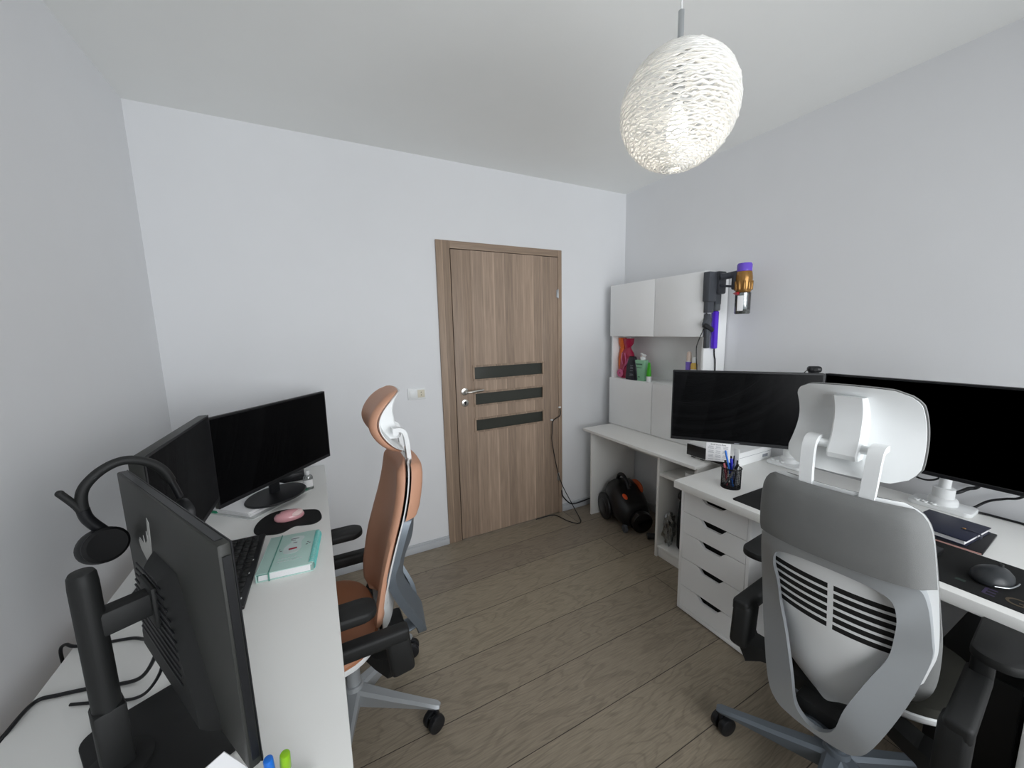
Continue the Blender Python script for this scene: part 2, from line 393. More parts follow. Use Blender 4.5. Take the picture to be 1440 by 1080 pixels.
# ------------------------------------------------------------------ desks
def desk(name, label, x0, x1, y0, y1, z0, z1, m, legs):
    t = thing(name, label, 'desk', ((x0+x1)/2, (y0+y1)/2, 0))
    cx, cy = (x0+x1)/2, (y0+y1)/2
    MB().bx(x0-cx, x1-cx, y0-cy, y1-cy, z0, z1, .003).build('tabletop', m, t)
    for lx, ly in legs:
        l = MB(); l.cyl((lx-cx, ly-cy, 0), (lx-cx, ly-cy, z0), .02, .024, 20); l.mi = 1; l.cyl((lx-cx, ly-cy, 0), (lx-cx, ly-cy, .012), .024, seg=20, bev=.003)
        l.build('leg', [WPLAS, BPLAS], t)
    return t
desk('desk', 'long white desk along the left wall under three black monitors', -.602, 0., .28, 2.44, .692, .73, WHITE, [(-.55, .34), (-.05, .34), (-.55, 2.40), (-.05, 2.40)])
RZ = .735
desk('desk', 'white desk along the right wall with a drawer unit under its left end', 1.547, 2.305, -.21, 1.245, .697, RZ, WHITE, [(2.25, .50)])
def drawer_unit(label, x0, x1, y0, y1, z1):
    t = thing('drawer_unit', label, 'drawer unit', ((x0+x1)/2, (y0+y1)/2, 0), 0, 'five drawer units under the right desk')
    ax, ay = (x0+x1)/2, (y0+y1)/2; hw, hd = (y1-y0)/2, (x1-x0)/2
    # local: front faces -X
    b = MB(); s = .016
    b.bx(-hd, hd, -hw, -hw+s, 0.008, z1, .0015); b.bx(-hd, hd, hw-s, hw, .008, z1, .0015); b.bx(-hd, hd, -hw+s, hw-s, z1-s, z1)
    b.bx(hd-.01, hd, -hw+s, hw-s, .008, z1-s); b.bx(-hd, hd, -hw+s, hw-s, .008, .03, .001)
    b.build('carcass', WHITE2, t)
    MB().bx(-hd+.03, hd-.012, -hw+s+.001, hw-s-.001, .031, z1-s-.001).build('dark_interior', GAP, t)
    zs = [.033, .150, .304, .444, .556, .668]
    for i in range(5):
        a, c = zs[i]+.0015, zs[i+1]-.0015
        W = hw-s-.0015; n = 22; hwid = .074; dep = .031 if i < 4 else .024
        def top(y):
            k = abs(y)/hwid
            return c-dep*(0 if k >= 1 else (1-k**6) if k < .6 else .5*(1+math.cos(PI*(k-.45)/.55)) if k > .45 else 1)
        ys = [-W, -hwid]+[-hwid+2*hwid*q/n for q in range(1, n)]+[hwid, W]
        poly = [(y, top(y)) for y in ys]+[(W, a), (-W, a)]
        M = Matrix(((0, 0, 1), (1, 0, 0), (0, 1, 0)))
        MB().prism(poly, -hd-.0005, -hd+.016, M).build('drawer_front', WHITE2, t, 25)
    return t
drawer_unit('white five drawer unit with cut-out handle slots beside the grey chair', 1.616, 2.196, .893, 1.250, .697)
drawer_unit('white drawer unit mostly cut off at the right edge of the photo under the desk', 1.616, 2.196, -.20, .157, .697)
# small desk with cubby
t = thing('side_desk', 'narrow white desk with open cubby in the corner beyond the drawer unit', 'desk', (2.10, 1.845, 0))
def L(x0, x1, y0, y1, z0, z1, b=.0015): return (x0-2.10, x1-2.10, y0-1.845, y1-1.845, z0, z1, b)
SZ = .716
MB().bx(*L(1.838, 2.345, 1.345, 2.345, SZ-.02, SZ)).build('tabletop', WHITE, t)
MB().bx(*L(1.885, 2.345, 2.290, 2.308, 0, SZ-.02)).build('side_panel', WHITE, t)
MB().bx(*L(1.885, 2.345, 1.628, 1.646, 0, SZ-.02)).build('side_panel', WHITE, t)
MB().bx(*L(1.885, 2.345, 1.362, 1.380, 0, SZ-.02)).build('side_panel', WHITE, t)
MB().bx(*L(1.89, 2.34, 1.380, 1.628, .555, .573)).build('shelf', WHITE, t)
MB().bx(*L(1.89, 2.34, 1.380, 1.628, .062, .080)).build('shelf', WHITE, t)
MB().bx(*L(1.90, 1.915, 1.380, 1.628, 0, .062)).build('plinth', WHITE, t)
MB().bx(*L(2.26, 2.275, 1.646, 2.290, .50, SZ-.02)).build('modesty_panel', WHITE, t)
# hutch
HX, HY0, HY1 = 2.125, 1.545, 2.368
t = thing('hutch_cabinet', 'white wall hutch with four doors and an open middle shelf standing on the corner desk', 'cabinet', (2.24, 1.955, SZ))
def L(x0, x1, y0, y1, z0, z1, b=.0012): return (x0-2.24, x1-2.24, y0-1.955, y1-1.955, z0-SZ, z1-SZ, b)
b = MB(); ZT = 1.826
b.bx(*L(HX+.018, 2.352, HY0, HY0+.016, SZ, ZT)); b.bx(*L(HX+.018, 2.352, HY1-.016, HY1, SZ, ZT))
for z in (SZ, 1.098-.016, 1.432, ZT-.016): b.bx(*L(HX+.018, 2.35, HY0+.016, HY1-.016, z, z+.016))
b.bx(*L(2.34, 2.35, HY0+.016, HY1-.016, SZ, ZT)); b.bx(*L(HX+.02, 2.34, 1.95, 1.966, SZ, 1.09)); b.bx(*L(HX+.02, 2.34, 1.95, 1.966, 1.44, ZT-.01))
b.build('carcass', WHITE2, t)
ym = 1.925
for z0, z1 in ((SZ+.003, 1.098), (1.430, ZT-.002)):
    MB().bx(*L(HX, HX+.017, HY0+.0, ym-.0025, z0, z1)).build('door', WHITE2, t)
    MB().bx(*L(HX, HX+.017, ym+.0025, HY1, z0, z1)).build('door', WHITE2, t)
for z in (1.80, 1.452): MB().cyl((HX+.045-2.24, HY0-1.955, z-SZ), (HX+.045-2.24, HY0-.0015-1.955, z-SZ), .004, seg=12).build('screw_cap', GUN, t)
SHZ = 1.098
# ------------------------------------------------------------------ monitors
def face_rot(nx, ny): return math.atan2(-nx, ny)
def monitor(label, cx, cy, zb, w, h, nx, ny, base, th=.022, tilt=0., group='black monitors on the two desks', edge=BPLAS, back=GBACK):
    """empty stands at base z; local +Y = screen normal, X along the width, z measured from base"""
    t = thing('monitor', label, 'monitor', (cx, cy, base), face_rot(nx, ny), group)
    T = Matrix.Translation((0, 0, zb+h/2-base)) @ Matrix.Rotation(tilt, 4, 'Y')
    b = MB(); b.box((0, th/2, 0), (w, th, h), None, .004, 2); hs = b.build('housing', back, t, M=T)
    s = MB(); s.box((0, th+.0005, .004), (w-.012, .002, h-.022), None, .0006, 1); s.build('screen', SCREEN, t, M=T)
    s = MB(); s.box((0, th, 0), (w, .003, h), None, .001, 1); s.box((0, th+.001, -h/2+.008), (w-.004, .003, .014), None, .001, 1); s.build('bezel', edge, t, M=T)
    return t, T
# near monitor on the left desk, its back to the camera
DZL = .73
t, T = monitor('black monitor seen from behind with a torn white sticker on its back', -.2815, .889, .838, .598, .365, .884, .468, DZL, .018, math.radians(-1.2))
b = MB()
def trap(z, y): 
    k = (z+.02)/.115
    return z
secs = []
for y, zt, hb, ht, zb_ in ((0., .062, .195, .070, -.176), (-.012, .056, .182, .055, -.174), (-.022, .048, .168, .042, -.170)):
    secs.append([(-hb, y, zb_), (hb, y, zb_), (hb*.98, y, zb_+.03), (ht, y, zt), (-ht, y, zt), (-hb*.98, y, zb_+.03)])
b.rings(secs)
hz = b.build('electronics_housing', BMATT, t, 30, T)
m = MB()
for i in range(11):
    z = .060-i*.016; hw = .07+(.070-z)*.75
    m.box((-.02, -.0225, z-.02), (min(2*hw, .26), .003, .004), None, .001, 1)
m.build('vent_slats', BPLAS, hz, M=T)
m = MB(); m.box((0, .009, .1829), (.56, .010, .0015)); m.box((.3025, .009, 0), (.0015, .010, .33)); m.build('vent_strip', BPLAS, t, M=T)
pts = [(-.155, 1.116-DZL), (-.072, 1.158-DZL), (-.063, 1.148-DZL), (-.075, 1.10-DZL), (-.088, 1.052-DZL), (-.17, 1.078-DZL), (-.185, 1.094-DZL), (-.15, 1.112-DZL), (-.125, 1.108-DZL), (-.115, 1.122-DZL)]
pts = [(-.19, .075), (-.10, .155), (-.082, .150), (-.084, .12), (-.092, .05), (-.10, -.005), (-.18, .018), (-.2, .045), (-.165, .06), (-.155, .085), (-.14, .075), (-.12, .11)]
poly = [(-.082, .128), (-.070, .120), (-.092, .020), (-.101, .006), (-.172, .035), (-.182, .052), (-.170, .062), (-.140, .056), (-.136, .076), (-.128, .060), (-.108, .072), (-.104, .094), (-.097, .078)]
MB().prism([(x, z) for x, z in poly], 0, .0008, Matrix(((1, 0, 0), (0, 0, -1), (0, 1, 0)))).build('torn_sticker', mat('grey_white_sticker', 'b4b4b0', .7), t, M=T)
p = MB(); p.lathe([(.0, 0), (.024, 0), (.026, .01), (.026, .355), (.0245, .372), (.021, .377), (0, .378)], (0, -.101, .012), None, 28, .84, .72)
p.box((0, -.101, .075), (.046, .042, .13), None, .006)
p.build('stand_column', BMATT, t)
p = MB(); p.bx(-.018, .018, -.101, -.02, .268, .312, .006); p.bx(-.05, .03, -.030, -.021, .245, .325, .004); p.build('mount_arm', BMATT, t)
p = MB(); p.prism(rrect(.27, .215, .03, 6, 0, -.03), 0, .012, bev=.004); p.lathe([(.05, .010), (.048, .018), (.030, .024), (0, .025)], (0, -.101, 0), None, 28); p.build('stand_base', BMATT, t)
# centre monitor, nearly edge-on
t, T = monitor('black monitor seen almost edge-on in the middle of the three on the left desk', -.405, 1.46, .885, .535, .33, .9992, -.04, DZL, .030)
p = MB(); p.bx(-.03, .03, -.045, -.012, .02, .28, .01); p.box((0, -.02, .3), (.24, .045, .2), None, .012); p.build('stand_neck', BPLAS, t)
MB().prism(rrect(.24, .15, .06, 6, 0, -.065), 0, .014, bev=.004).build('stand_base', BPLAS, t)
# far monitor
PZ = DZL+.024
t, T = monitor('black monitor on a round stand facing out from the far corner of the left desk', -.190, 2.045, .826, .648, .365, .772, -.637, PZ, .020)
p = MB(); p.box((0, -.014, .25), (.25, .03, .2), None, .012); p.box((.030, -.012, .07), (.05, .022, .13), None, .008); p.build('stand_neck', BPLAS, t)
MB().lathe([(0, 0), (.136, 0), (.139, .004), (.134, .009), (.08, .013), (0, .015)], (.037, .004, 0), None, 44, 1., .80).build('stand_base', BPLAS, t)
# right desk pair on white arms
def arm_base(t, o, q, plate=(.20, .13)):
    """white clamp base of a monitor arm; o = local offset of the base, q = local z rotation"""
    R = rotz(q).to_4x4(); M = Matrix.Translation(o) @ R
    b = MB(); b.prism(rrect(plate[0], plate[1], .02, 5), 0, .018, bev=.004); b.lathe([(.044, .018), (.044, .034), (.040, .042), (.032, .046), (.032, .085), (0, .086)], (0, .0, 0), None, 32)
    bo = b.build('arm_base', WPLAS, t, M=M)
    k = MB()
    for i in range(3): k.lathe([(.0095, 0), (.0095, .006), (.0055, .006), (.0055, .002), (0, .002)], (-.062+i*.024, -.046, .018), None, 16)
    k.build('cable_ring', WPLAS, bo, M=M)
t, T = monitor('left monitor of the pair on the right desk, with a webcam on top', 1.8365, 1.108, .914, .624, .362, -.797, -.604, RZ, .024)
rz = face_rot(-.797, -.604)
iv = rotz(-rz)
o = iv @ V((2.255-1.8365, 1.075-1.108, 0)); arm_base(t, o, -rz-PI/2, (.17, .15))
a = MB(); a.tube([o+V((0, 0, .08)), o+V((0, 0, .30)), (o.x*.6, o.y*.6, .34), (0, -.05, .36)], .016, 14); a.box((0, -.03, .36), (.11, .05, .11), None, .006); a.build('monitor_arm', WPLAS, t)
MB().box((.01, .0265, .184), (.022, .0015, .004), None, .0005).build('maker_badge', LABELG, t)
t, T = monitor('right monitor of the pair on the right desk, cut by the photo edge', 2.085, .562, .909, .61, .362, -1, 0., RZ, .024)
rz = face_rot(-1, 0); iv = rotz(-rz)
o = iv @ V((2.245-2.085, .500-.562, 0)); arm_base(t, o, -rz-PI/2, (.18, .11))
a = MB(); a.tube([o+V((0, 0, .08)), o+V((0, 0, .30)), (o.x*.6, o.y*.6, .34), (0, -.05, .36)], .018, 14); a.box((0, -.03, .36), (.11, .05, .11), None, .006); a.build('monitor_arm', WPLAS, t)
# webcam
t = thing('webcam', 'small black webcam clipped on the monitor top edge above the grey chair headrest', 'webcam', (2.012, .894, 1.276), face_rot(-.797, -.604))
MB().box((0, .012, .016), (.052, .04, .028), None, .011, 3).build('camera_body', BPLAS, t)
m = MB(); m.cyl((0, .031, .016), (0, .0345, .016), .008, seg=18); m.build('lens', SCREEN, t)
m = MB(); m.box((0, .0, .001), (.03, .05, .004), None, .001); m.box((0, -.014, -.012), (.03, .006, .026), None, .001); m.build('clip', BPLAS, t)
MB().tube([(.02, -.006, .012), (.035, -.02, -.01), (.06, -.04, -.04), (.08, -.05, -.10)], .0018, 6).build('cord', BPLAS, t)
# ------------------------------------------------------------------ office chairs
def make_chair(label, hub, phi, dz, yb, seatm, fab, shell, framem, legm, arms, leg0, darkseat):
    t = thing('office_chair', label, 'office chair', (hub[0], hub[1], 0), phi-PI/2, 'office chairs at the desks')
    Z = lambda z: z+dz
    # five-star base
    for k in range(5):
        a = leg0+k*2*PI/5-(phi-PI/2); c, s = math.cos(a), math.sin(a); ux, uy = V((c, s, 0)), V((-s, c, 0))
        R = []
        for r, hw, zt, zb in ((.018, .030, .150, .085), (.06, .026, .142, .082), (.16, .022, .125, .083), (.28, .018, .108, .084), (.325, .018, .102, .084), (.338, .012, .097, .086)):
            p = ux*r
            R.append([p+uy*-hw*.6+V((0, 0, zt)), p+uy*hw*.6+V((0, 0, zt)), p+uy*hw+V((0, 0, zt-.010)), p+uy*hw*.8+V((0, 0, zb)), p-uy*hw*.8+V((0, 0, zb)), p-uy*hw+V((0, 0, zt-.010))])
        lg = MB().rings(R).build('base_leg', legm, t, 40)
        cs = MB(); e = ux*.322; w1 = a+(.9, 2.2, .3, 1.4, 2.9)[k]; wx, wy = V((math.cos(w1), math.sin(w1), 0)), V((-math.sin(w1), math.cos(w1), 0))
        q = e-wx*.012
        for sg in (-1, 1): cs.cyl(q+wy*sg*.006+V((0, 0, .033)), q+wy*sg*.028+V((0, 0, .033)), .033, seg=28, bev=.005)
        cs.cyl(e+V((0, 0, .045)), e+V((0, 0, .088)), .008, seg=12)
        cs.box(q+V((0, 0, .040)), (.040, .010, .036), rotz(w1), .004)
        cs.build('caster', BPLAS, lg)
    b = MB(); b.cyl((0, 0, .080), (0, 0, .165), .040, .034, 28, .004); b.cyl((0, 0, .16), (0, 0, Z(.40)), .026, .026, 24); b.build('gas_column', legm, t)
    # mechanism under the seat
    b = MB(); b.box((0, -.02, Z(.415)), (.20, .26, .055), None, .018); b.box((0, -.12, Z(.40)), (.12, .16, .05), None, .014); b.tube([(.10, .06, Z(.42)), (.20, .08, Z(.425)), (.235, .085, Z(.425))], .008, 10)
    b.build('tilt_mechanism', BMATT, t)
    # seat
    def seat_ring(k, z, dy=0.):
        pts = []
        for i in range(40):
            a = 2*PI*i/40; c, s = math.cos(a), math.sin(a)
            e = 2/3.4
            x = .245*k*abs(c)**e*(1 if c > 0 else -1); y = .195*k*abs(s)**e*(1 if s > 0 else -1)+.092
            if y < .05: x *= 1-.18*((.05-y)/.155)**2
            pts.append(V((x, y+dy, z)))
        return pts
    MB().rings([seat_ring(.80, Z(.445)), seat_ring(.93, Z(.452)), seat_ring(1.0, Z(.468)), seat_ring(1.005, Z(.480)), seat_ring(.99, Z(.484))]).build('seat_shell', shell, t)
    R = [seat_ring(.985, Z(.484)), seat_ring(.988, Z(.494)), seat_ring(.955, Z(.505)), seat_ring(.85, Z(.508)), seat_ring(.6, Z(.502)), seat_ring(.3, Z(.499)), seat_ring(.05, Z(.498))]
    MB().rings(R).build('seat_cushion', darkseat, t)
    # back surfaces -------------------------------------------------
    EY = smooth_tab([(.44, -.095), (.50, -.098), (.58, -.098), (.66, -.112), (.74, -.130), (.83, -.158), (.92, -.188), (1.0, -.208), (1.09, -.222)])
    DD = smooth_tab([(.44, .045), (.55, .062), (.66, .062), (.78, .052), (.92, .034), (1.09, .022)])
    WC = smooth_tab([(.515, .10), (.525, .145), (.545, .172), (.60, .19), (.72, .193), (.85, .184), (.95, .176), (1.03, .166), (1.06, .156), (1.078, .142), (1.088, .118)])
    WS = smooth_tab([(.415, .025), (.44, .075), (.47, .115), (.52, .148), (.58, .166), (.65, .180), (.72, .190), (.85, .186), (.95, .179), (1.03, .170), (1.065, .160), (1.084, .145), (1.094, .12)])
    def surf(u, z, W, off):
        x = (u*2-1); w_ = interp(W, z)
        return V((x*w_, interp(EY, z)-interp(DD, z)*(1-abs(x)**2.2)+off, Z(z)))
    z0, z1 = .515, 1.088
    bk = MB()
    def zmap(v, a, b): return a+(b-a)*v
    # cushion with rounded edge: closed rings
    R = []
    for j in range(37):
        v = j/36; z = zmap(.5-.5*math.cos(PI*v)*.999, z0, z1); ring = []
        n = 22
        th = .036*min(1, math.sin(PI*min(max(v, .02), .98))*2.2+.15)
        for i in range(n+1):
            u = i/n; e = math.sqrt(max(0, 1-abs(2*u-1)**6)); ring.append(surf(u, z, WC, .004+th*(.25+.75*e)))
        for i in range(n, -1, -1): ring.append(surf(i/n, z, WC, .003))
        R.append(ring)
    back = MB().rings(R).build('backrest_cushion', fab, t, 60)
    # white shell with slots, black liner behind the slots
    NV = 82; za, zb = .415, 1.094
    def hole(i, j):
        z = za+(zb-za)*(j+.5)/NV
        if not (.672 < z < .815): return False
        kk = int((z-.672)/((zb-za)/NV))
        u = abs((i+.5)/60*2-1)
        return kk % 3 != 2 and .03 < u < .88
    bs = MB(); bs.sheet(lambda u, v: surf(u, za+(zb-za)*v, WS, -.010), 60, NV, -.004, hole)
    sh = bs.build('back_shell', shell, t, 50)
    MB().sheet(lambda u, v: surf(.05+.9*u, .60+.27*v, WS, -.0075), 20, 14, .002).build('slot_liner', GAP, sh)
    # upholstered rear sleeve around the top
    R = []
    zs = [.905, .906, .93, .97, 1.01, 1.045, 1.066, 1.080, 1.088]
    for q, z in enumerate(zs):
        ring = []; n = 20; th = (.006, .034, .038, .038, .038, .037, .034, .026, .010)[q]
        for i in range(n+1): ring.append(surf(i/n, z, WS, -.0175)*1)
        for i in range(n, -1, -1):
            u = i/n; p = surf(u, z, WS, -.0185-th*math.sqrt(max(0, 1-abs(2*u-1)**9))); p.z -= .022*(1-(2*u-1)**2)*0
            ring.append(p)
        R.append(ring)
    MB().rings(R).build('rear_sleeve', fab, t, 55)
    # metal frame: outline of the back, then hooked under the seat
    st = [((0, -.262, .918), (0, -.250, .874)), ((.08, -.257, .915), (.075, -.247, .870)), ((.150, -.236, .908), (.118, -.240, .855)), ((.171, -.212, .870), (.130, -.226, .81)),
          ((.182, -.172, .760), (.126, -.200, .745)), ((.183, -.156, .695), (.118, -.190, .675)), ((.160, -.180, .570), (.092, -.205, .60)), ((.120, -.225, .440), (.060, -.232, .50)), ((.090, -.234, .392), (.045, -.236, .425)), ((.05, -.236, .378), (.02, -.236, .394)), ((0, -.236, .374), (0, -.236, .389))]
    st = [(V(a)+V((0, yb*min(1, max(0, (.70-a[2])/.22)), 0)), V(b_)+V((0, yb*min(1, max(0, (.70-b_[2])/.22)), 0))) for a, b_ in st]
    A = catmull([V(a) for a, _ in st], 5); B = catmull([V(b_) for _, b_ in st], 5)
    full = [(V((-a.x, a.y, a.z)), V((-b_.x, b_.y, b_.z))) for a, b_ in zip(A, B)][::-1]
    full = full[:-1]+list(zip(A, B))
    R = []
    for a, b_ in full:
        a = a.copy(); b_ = b_.copy(); a.z += dz; b_.z += dz; f = V((0, .030, 0)); g = V((0, .016, 0))
        R.append([a, a+f, a+f+(b_-a)*.12, b_+g, b_])
    fm = MB().rings(R, True, True)
    fm.build('back_frame', framem, t, 35)
    b = MB(); b.tube([(0, -.222+yb, Z(.384)), (0, -.19+yb, Z(.372)), (0, -.14+yb*.5, Z(.362)), (0, -.06, Z(.362)), (0, .02, Z(.40))], .036, 16, flat=.36); b.build('back_yoke', PLATD, t)
    # arms
    for sx in (-1, 1):
        px, py, ang, dx = arms[sx]
        b = MB()
        R = []
        for x, y, z, hx, hz in ((.10, -.06, .415, .03, .02), (.18, -.10, .415, .032, .022), (.236+dx, -.136, .428, .036, .034), (.256+dx, -.140, .47, .034, .036)):
            R.append([V((sx*x, y-hx, Z(z-hz))), V((sx*x, y+hx, Z(z-hz))), V((sx*(x), y+hx, Z(z+hz))), V((sx*(x), y-hx, Z(z+hz)))])
        b.rings(R)
        b.box((sx*(.262+dx), -.140, Z(.505)), (.056, .078, .150), Matrix.Rotation(-.10, 3, 'X'), .016, 3)
        b.box((sx*(.266+dx), -.035, Z(.570)), (.050, .275, .048), None, .012, 3)
        b.box((sx*(.27+dx), .085, Z(.620)), (.042, .05, .10), None, .012, 3)
        b.build('arm_support', BMATT, t)
        pad = [(x*1., y) for x, y in rrect(.092, .25, .04, 6)]
        M = rotz(ang)
        MB().prism(pad, Z(.672), Z(.703), M, (px, py, 0), .010).build('arm_pad', BMATT, t)
    # headrest: pad with white shell, slide plate, pin and forked bracket
    hzc, hh = 1.236, .112
    def hs(u, v, off):
        x = 2*u-1; y_ = 2*v-1
        cut = 1-.10*max(0, abs(y_)-.72)/.28
        hw = (.128-.008*y_)*cut
        ry = -.148-.068*abs(y_)**2.0-.030*(1-x*x)*.35+.0*x
        ry = -.142-.078*abs(y_)**1.9+.012*(x*x)-.012
        zz = hzc+hh*y_*(1-.05*x*x)
        return V((x*hw, ry+off, Z(zz)))
    def corner(u, v):
        # round the corners of the pad outline
        x, y_ = 2*u-1, 2*v-1
        r = .30
        return u, v
    def hgrid(off_front, off_back, nu=24, nv=20, sc=1.):
        R = []
        for j in range(nv+1):
            y_ = -1+2*j/nv
            # width shrinks near top and bottom as a superellipse
            k = (1-abs(y_*.985)**8)**(1/8)
            ring = []
            for i in range(nu+1):
                x = -1+2*i/nu
                e = math.sqrt(max(0, 1-abs(x)**8))*math.sqrt(max(0, 1-abs(y_*.98)**8))
                p = hs(.5+.5*x*k*sc, .5+.5*y_*sc, off_back+(off_front-off_back)*(.3+.7*e)); ring.append(p)
            for i in range(nu, -1, -1):
                x = -1+2*i/nu; ring.append(hs(.5+.5*x*k*sc, .5+.5*y_*sc, off_back))
            R.append(ring)
        return R
    hp = MB().rings(hgrid(.034, .004)).build('headrest_cushion', fab, t, 60)
    MB().rings(hgrid(.004, -.006, sc=.985)).build('headrest_shell', shell, t, 50)
    b = MB(); n = 12; R = []
    for j in range(n+1):
        v = .17+.70*j/n; p = hs(.5, v, 0); q = .031; ro = interp([(0, .040), (.10, .060), (.5, .058), (1, .030)], j/n)
        R.append([V((-q, p.y-.004, p.z)), V((q, p.y-.004, p.z)), V((q, p.y-ro+.004, p.z)), V((q-.004, p.y-ro, p.z)), V((-q+.004, p.y-ro, p.z)), V((-q, p.y-ro+.004, p.z))])
    b.rings(R); b.build('headrest_slide', shell, t, 40)
    b = MB(); zp, yp = 1.190, -.208
    b.cyl((-.068, yp, Z(zp)), (.068, yp, Z(zp)), .011, seg=18)
    for sx in (-1, 1):
        P = [(sx*.064, yp+.012, zp+.012), (sx*.064, yp-.018, zp+.010), (sx*.064, yp-.033, zp-.012), (sx*.062, yp-.040, zp-.08), (sx*.058, yp-.040, 1.055), (sx*.056, yp-.026, 1.02)]
        R = []
        pp = catmull([V(p) for p in P], 4)
        for i, p in enumerate(pp):
            dd = (pp[min(i+1, len(pp)-1)]-pp[max(i-1, 0)]).normalized(); nn = V((0, -dd.z, dd.y)).normalized()
            h_, w_ = .0075, .0140
            R.append([p+V((-w_, 0, dz))-nn*h_, p+V((w_, 0, dz))-nn*h_, p+V((w_, 0, dz))+nn*h_, p+V((-w_, 0, dz))+nn*h_])
        b.rings(R)
    b.box((0, yp-.036, Z(1.075)), (.115, .016, .030), None, .004)
    b.build('headrest_bracket', shell, t, 35)
    return t
make_chair('grey fabric office chair with headrest seen from behind at the right desk', (1.372, .452), math.radians(5), 0., 0., GREYF, GREYF, WPLAS, PLAT, PLATD,
           {-1: (-.270, .09, 0., -.028), 1: (.268, .095, 0., -.028)}, math.radians(117), DARKF)
make_chair('tan leather office chair with headrest tucked under the left desk facing the left wall', (.028, 1.440), math.radians(180), -.050, -.035, TAN2, TAN, WPLAS, PLATD, PLAT,
           {-1: (-.258, .045, 0., 0.), 1: (.268, .03, 0., 0.)}, math.radians(-33), TAN2)
# ------------------------------------------------------------------ pendant lamp
LC = V((.95, .80, 2.09)); LR = .152
t = thing('pendant_lamp', 'round woven glass-thread pendant lamp hanging lit from the ceiling', 'lamp', tuple(LC))
sm = MB()
for layer, (rr, ph, turns) in enumerate(((LR, 0., 44), (LR-.006, 1.3, 37))):
    n = turns*54; P = []
    for i in range(n+1):
        f = i/n; th = math.acos(1-2*(.004+.992*f)) if False else PI*(.035+.93*f)
        a = ph+2*PI*turns*f*(1 if layer == 0 else -1)
        j1 = noise.noise(V((i*.71, layer*9., 1.))); j2 = noise.noise(V((i*.63, layer*9., 7.)))
        r = rr+.0045*j1; th2 = th+.020*j2+.021*math.sin(i*2.6+layer)
        P.append(V((r*math.sin(th2)*math.cos(a), r*math.sin(th2)*math.sin(a), r*math.cos(th2))))
    sm.tube(P, .0027 if layer == 0 else .0024, 5, 1, False)
sm.build('woven_shade', STRAND, t, 80)
MB().lathe([(0, -.045), (.016, -.040), (.026, -.022), (.028, 0), (.024, .02), (.014, .04), (.013, .06), (0, .062)], (0, 0, -.05), None, 24).build('bulb', BULB, t)
b = MB(); b.cyl((0, 0, .01), (0, 0, .15), .016, seg=20, bev=.003); b.build('bulb_holder', SILVER, t)
MB().cyl((0, 0, .145), (0, 0, .245), .0078, seg=16, bev=.001).build('rod', SILVER, t)
MB().cyl((0, 0, .245), (0, 0, H-LC.z-.02), .0022, seg=8).build('cord', WPLAS, t)
MB().cyl((0, 0, H-LC.z-.025), (0, 0, H-LC.z), .05, seg=32, bev=.004).build('ceiling_rose', WPLAS, t)
# ------------------------------------------------------------------ left desk items
Z0 = DZL
# headset hooked over the monitor corner; local +X = monitor normal, +Y = along the top edge
t = thing('headset', 'black headset with microphone boom hooked over the corner of the near monitor', 'headset', (-.383, 1.10, 1.10), math.atan2(.465, .885))
band = catmull([V(p) for p in ((-.052, .004, -.006), (-.072, .002, .035), (-.072, .0, .085), (-.052, 0, .115), (-.022, 0, .133), (.006, 0, .134), (.036, 0, .118), (.058, 0, .09), (.070, 0, .052), (.078, 0, .02))], 6)
b = MB(); b.tube(band[6:-8], .0088, 12, 1, False, flat=1.1); b.build('headband', BMATT, t)
b = MB(); b.tube(band[:9], .0105, 12, 1, False); b.build('slider', BPLAS, t)
b = MB(); b.tube(band[-10:], .0075, 12, 1, False); b.build('slider', BPLAS, t)
mc = frame_z((.25, -.93, .25))
b = MB(); b.lathe([(0, -.016), (.030, -.015), (.0365, -.008), (.037, .004), (.033, .012), (.02, .015), (0, .0155)], (-.058, -.004, -.034), mc, 32, 1.08, 1.)
b.build('ear_cup', BPLAS, t)
b = MB(); b.lathe([(.020, .0145), (.034, .012), (.0355, .020), (.030, .025), (.018, .024)], (-.058, -.004, -.034), mc, 32, 1.08, 1.); b.build('ear_cushion', mat('soft_black_leatherette', '0c0c0e', .55), t)
b = MB(); b.lathe([(0, -.012), (.030, -.011), (.035, -.004), (.035, .006), (.02, .012), (0, .012)], (.083, .0, -.022), frame_z((1, .2, 0)), 28); b.build('ear_cup', BPLAS, t)
b = MB(); b.tube([(-.074, 0, .035), (-.082, 0, .062), (-.100, -.0, .096)], .0068, 10, 4); b.ell((-.1, 0, .096), (.0068, .0068, .0068)); b.build('microphone_boom', BMATT, t)
# papers in a green binder
t = thing('paper_stack', 'stack of white papers in a green-cornered plastic folder under the far monitor stand', 'papers', (-.270, 1.985, Z0), math.atan2(.233, .22))
MB().prism(rrect(.325, .262, .008, 3, .045, .045), 0, .003).build('plastic_folder', mat('pale_folder', 'c9cccb', .35), t)
b = MB()
for k in range(8): b.box((.045+random.uniform(-.006, .006), .050+random.uniform(-.005, .005), .0045+k*.0026), (.297, .21, .0022), rotz(random.uniform(-.02, .02)))
b.build('sheets', PAPER, t)
MB().box((-.096, .150, .005), (.034, .05, .012), None, .002).build('green_corner', GREEN, t)
MB().box((.195, -.06, .003), (.03, .03, .007), None, .002).build('green_corner', GREEN, t)
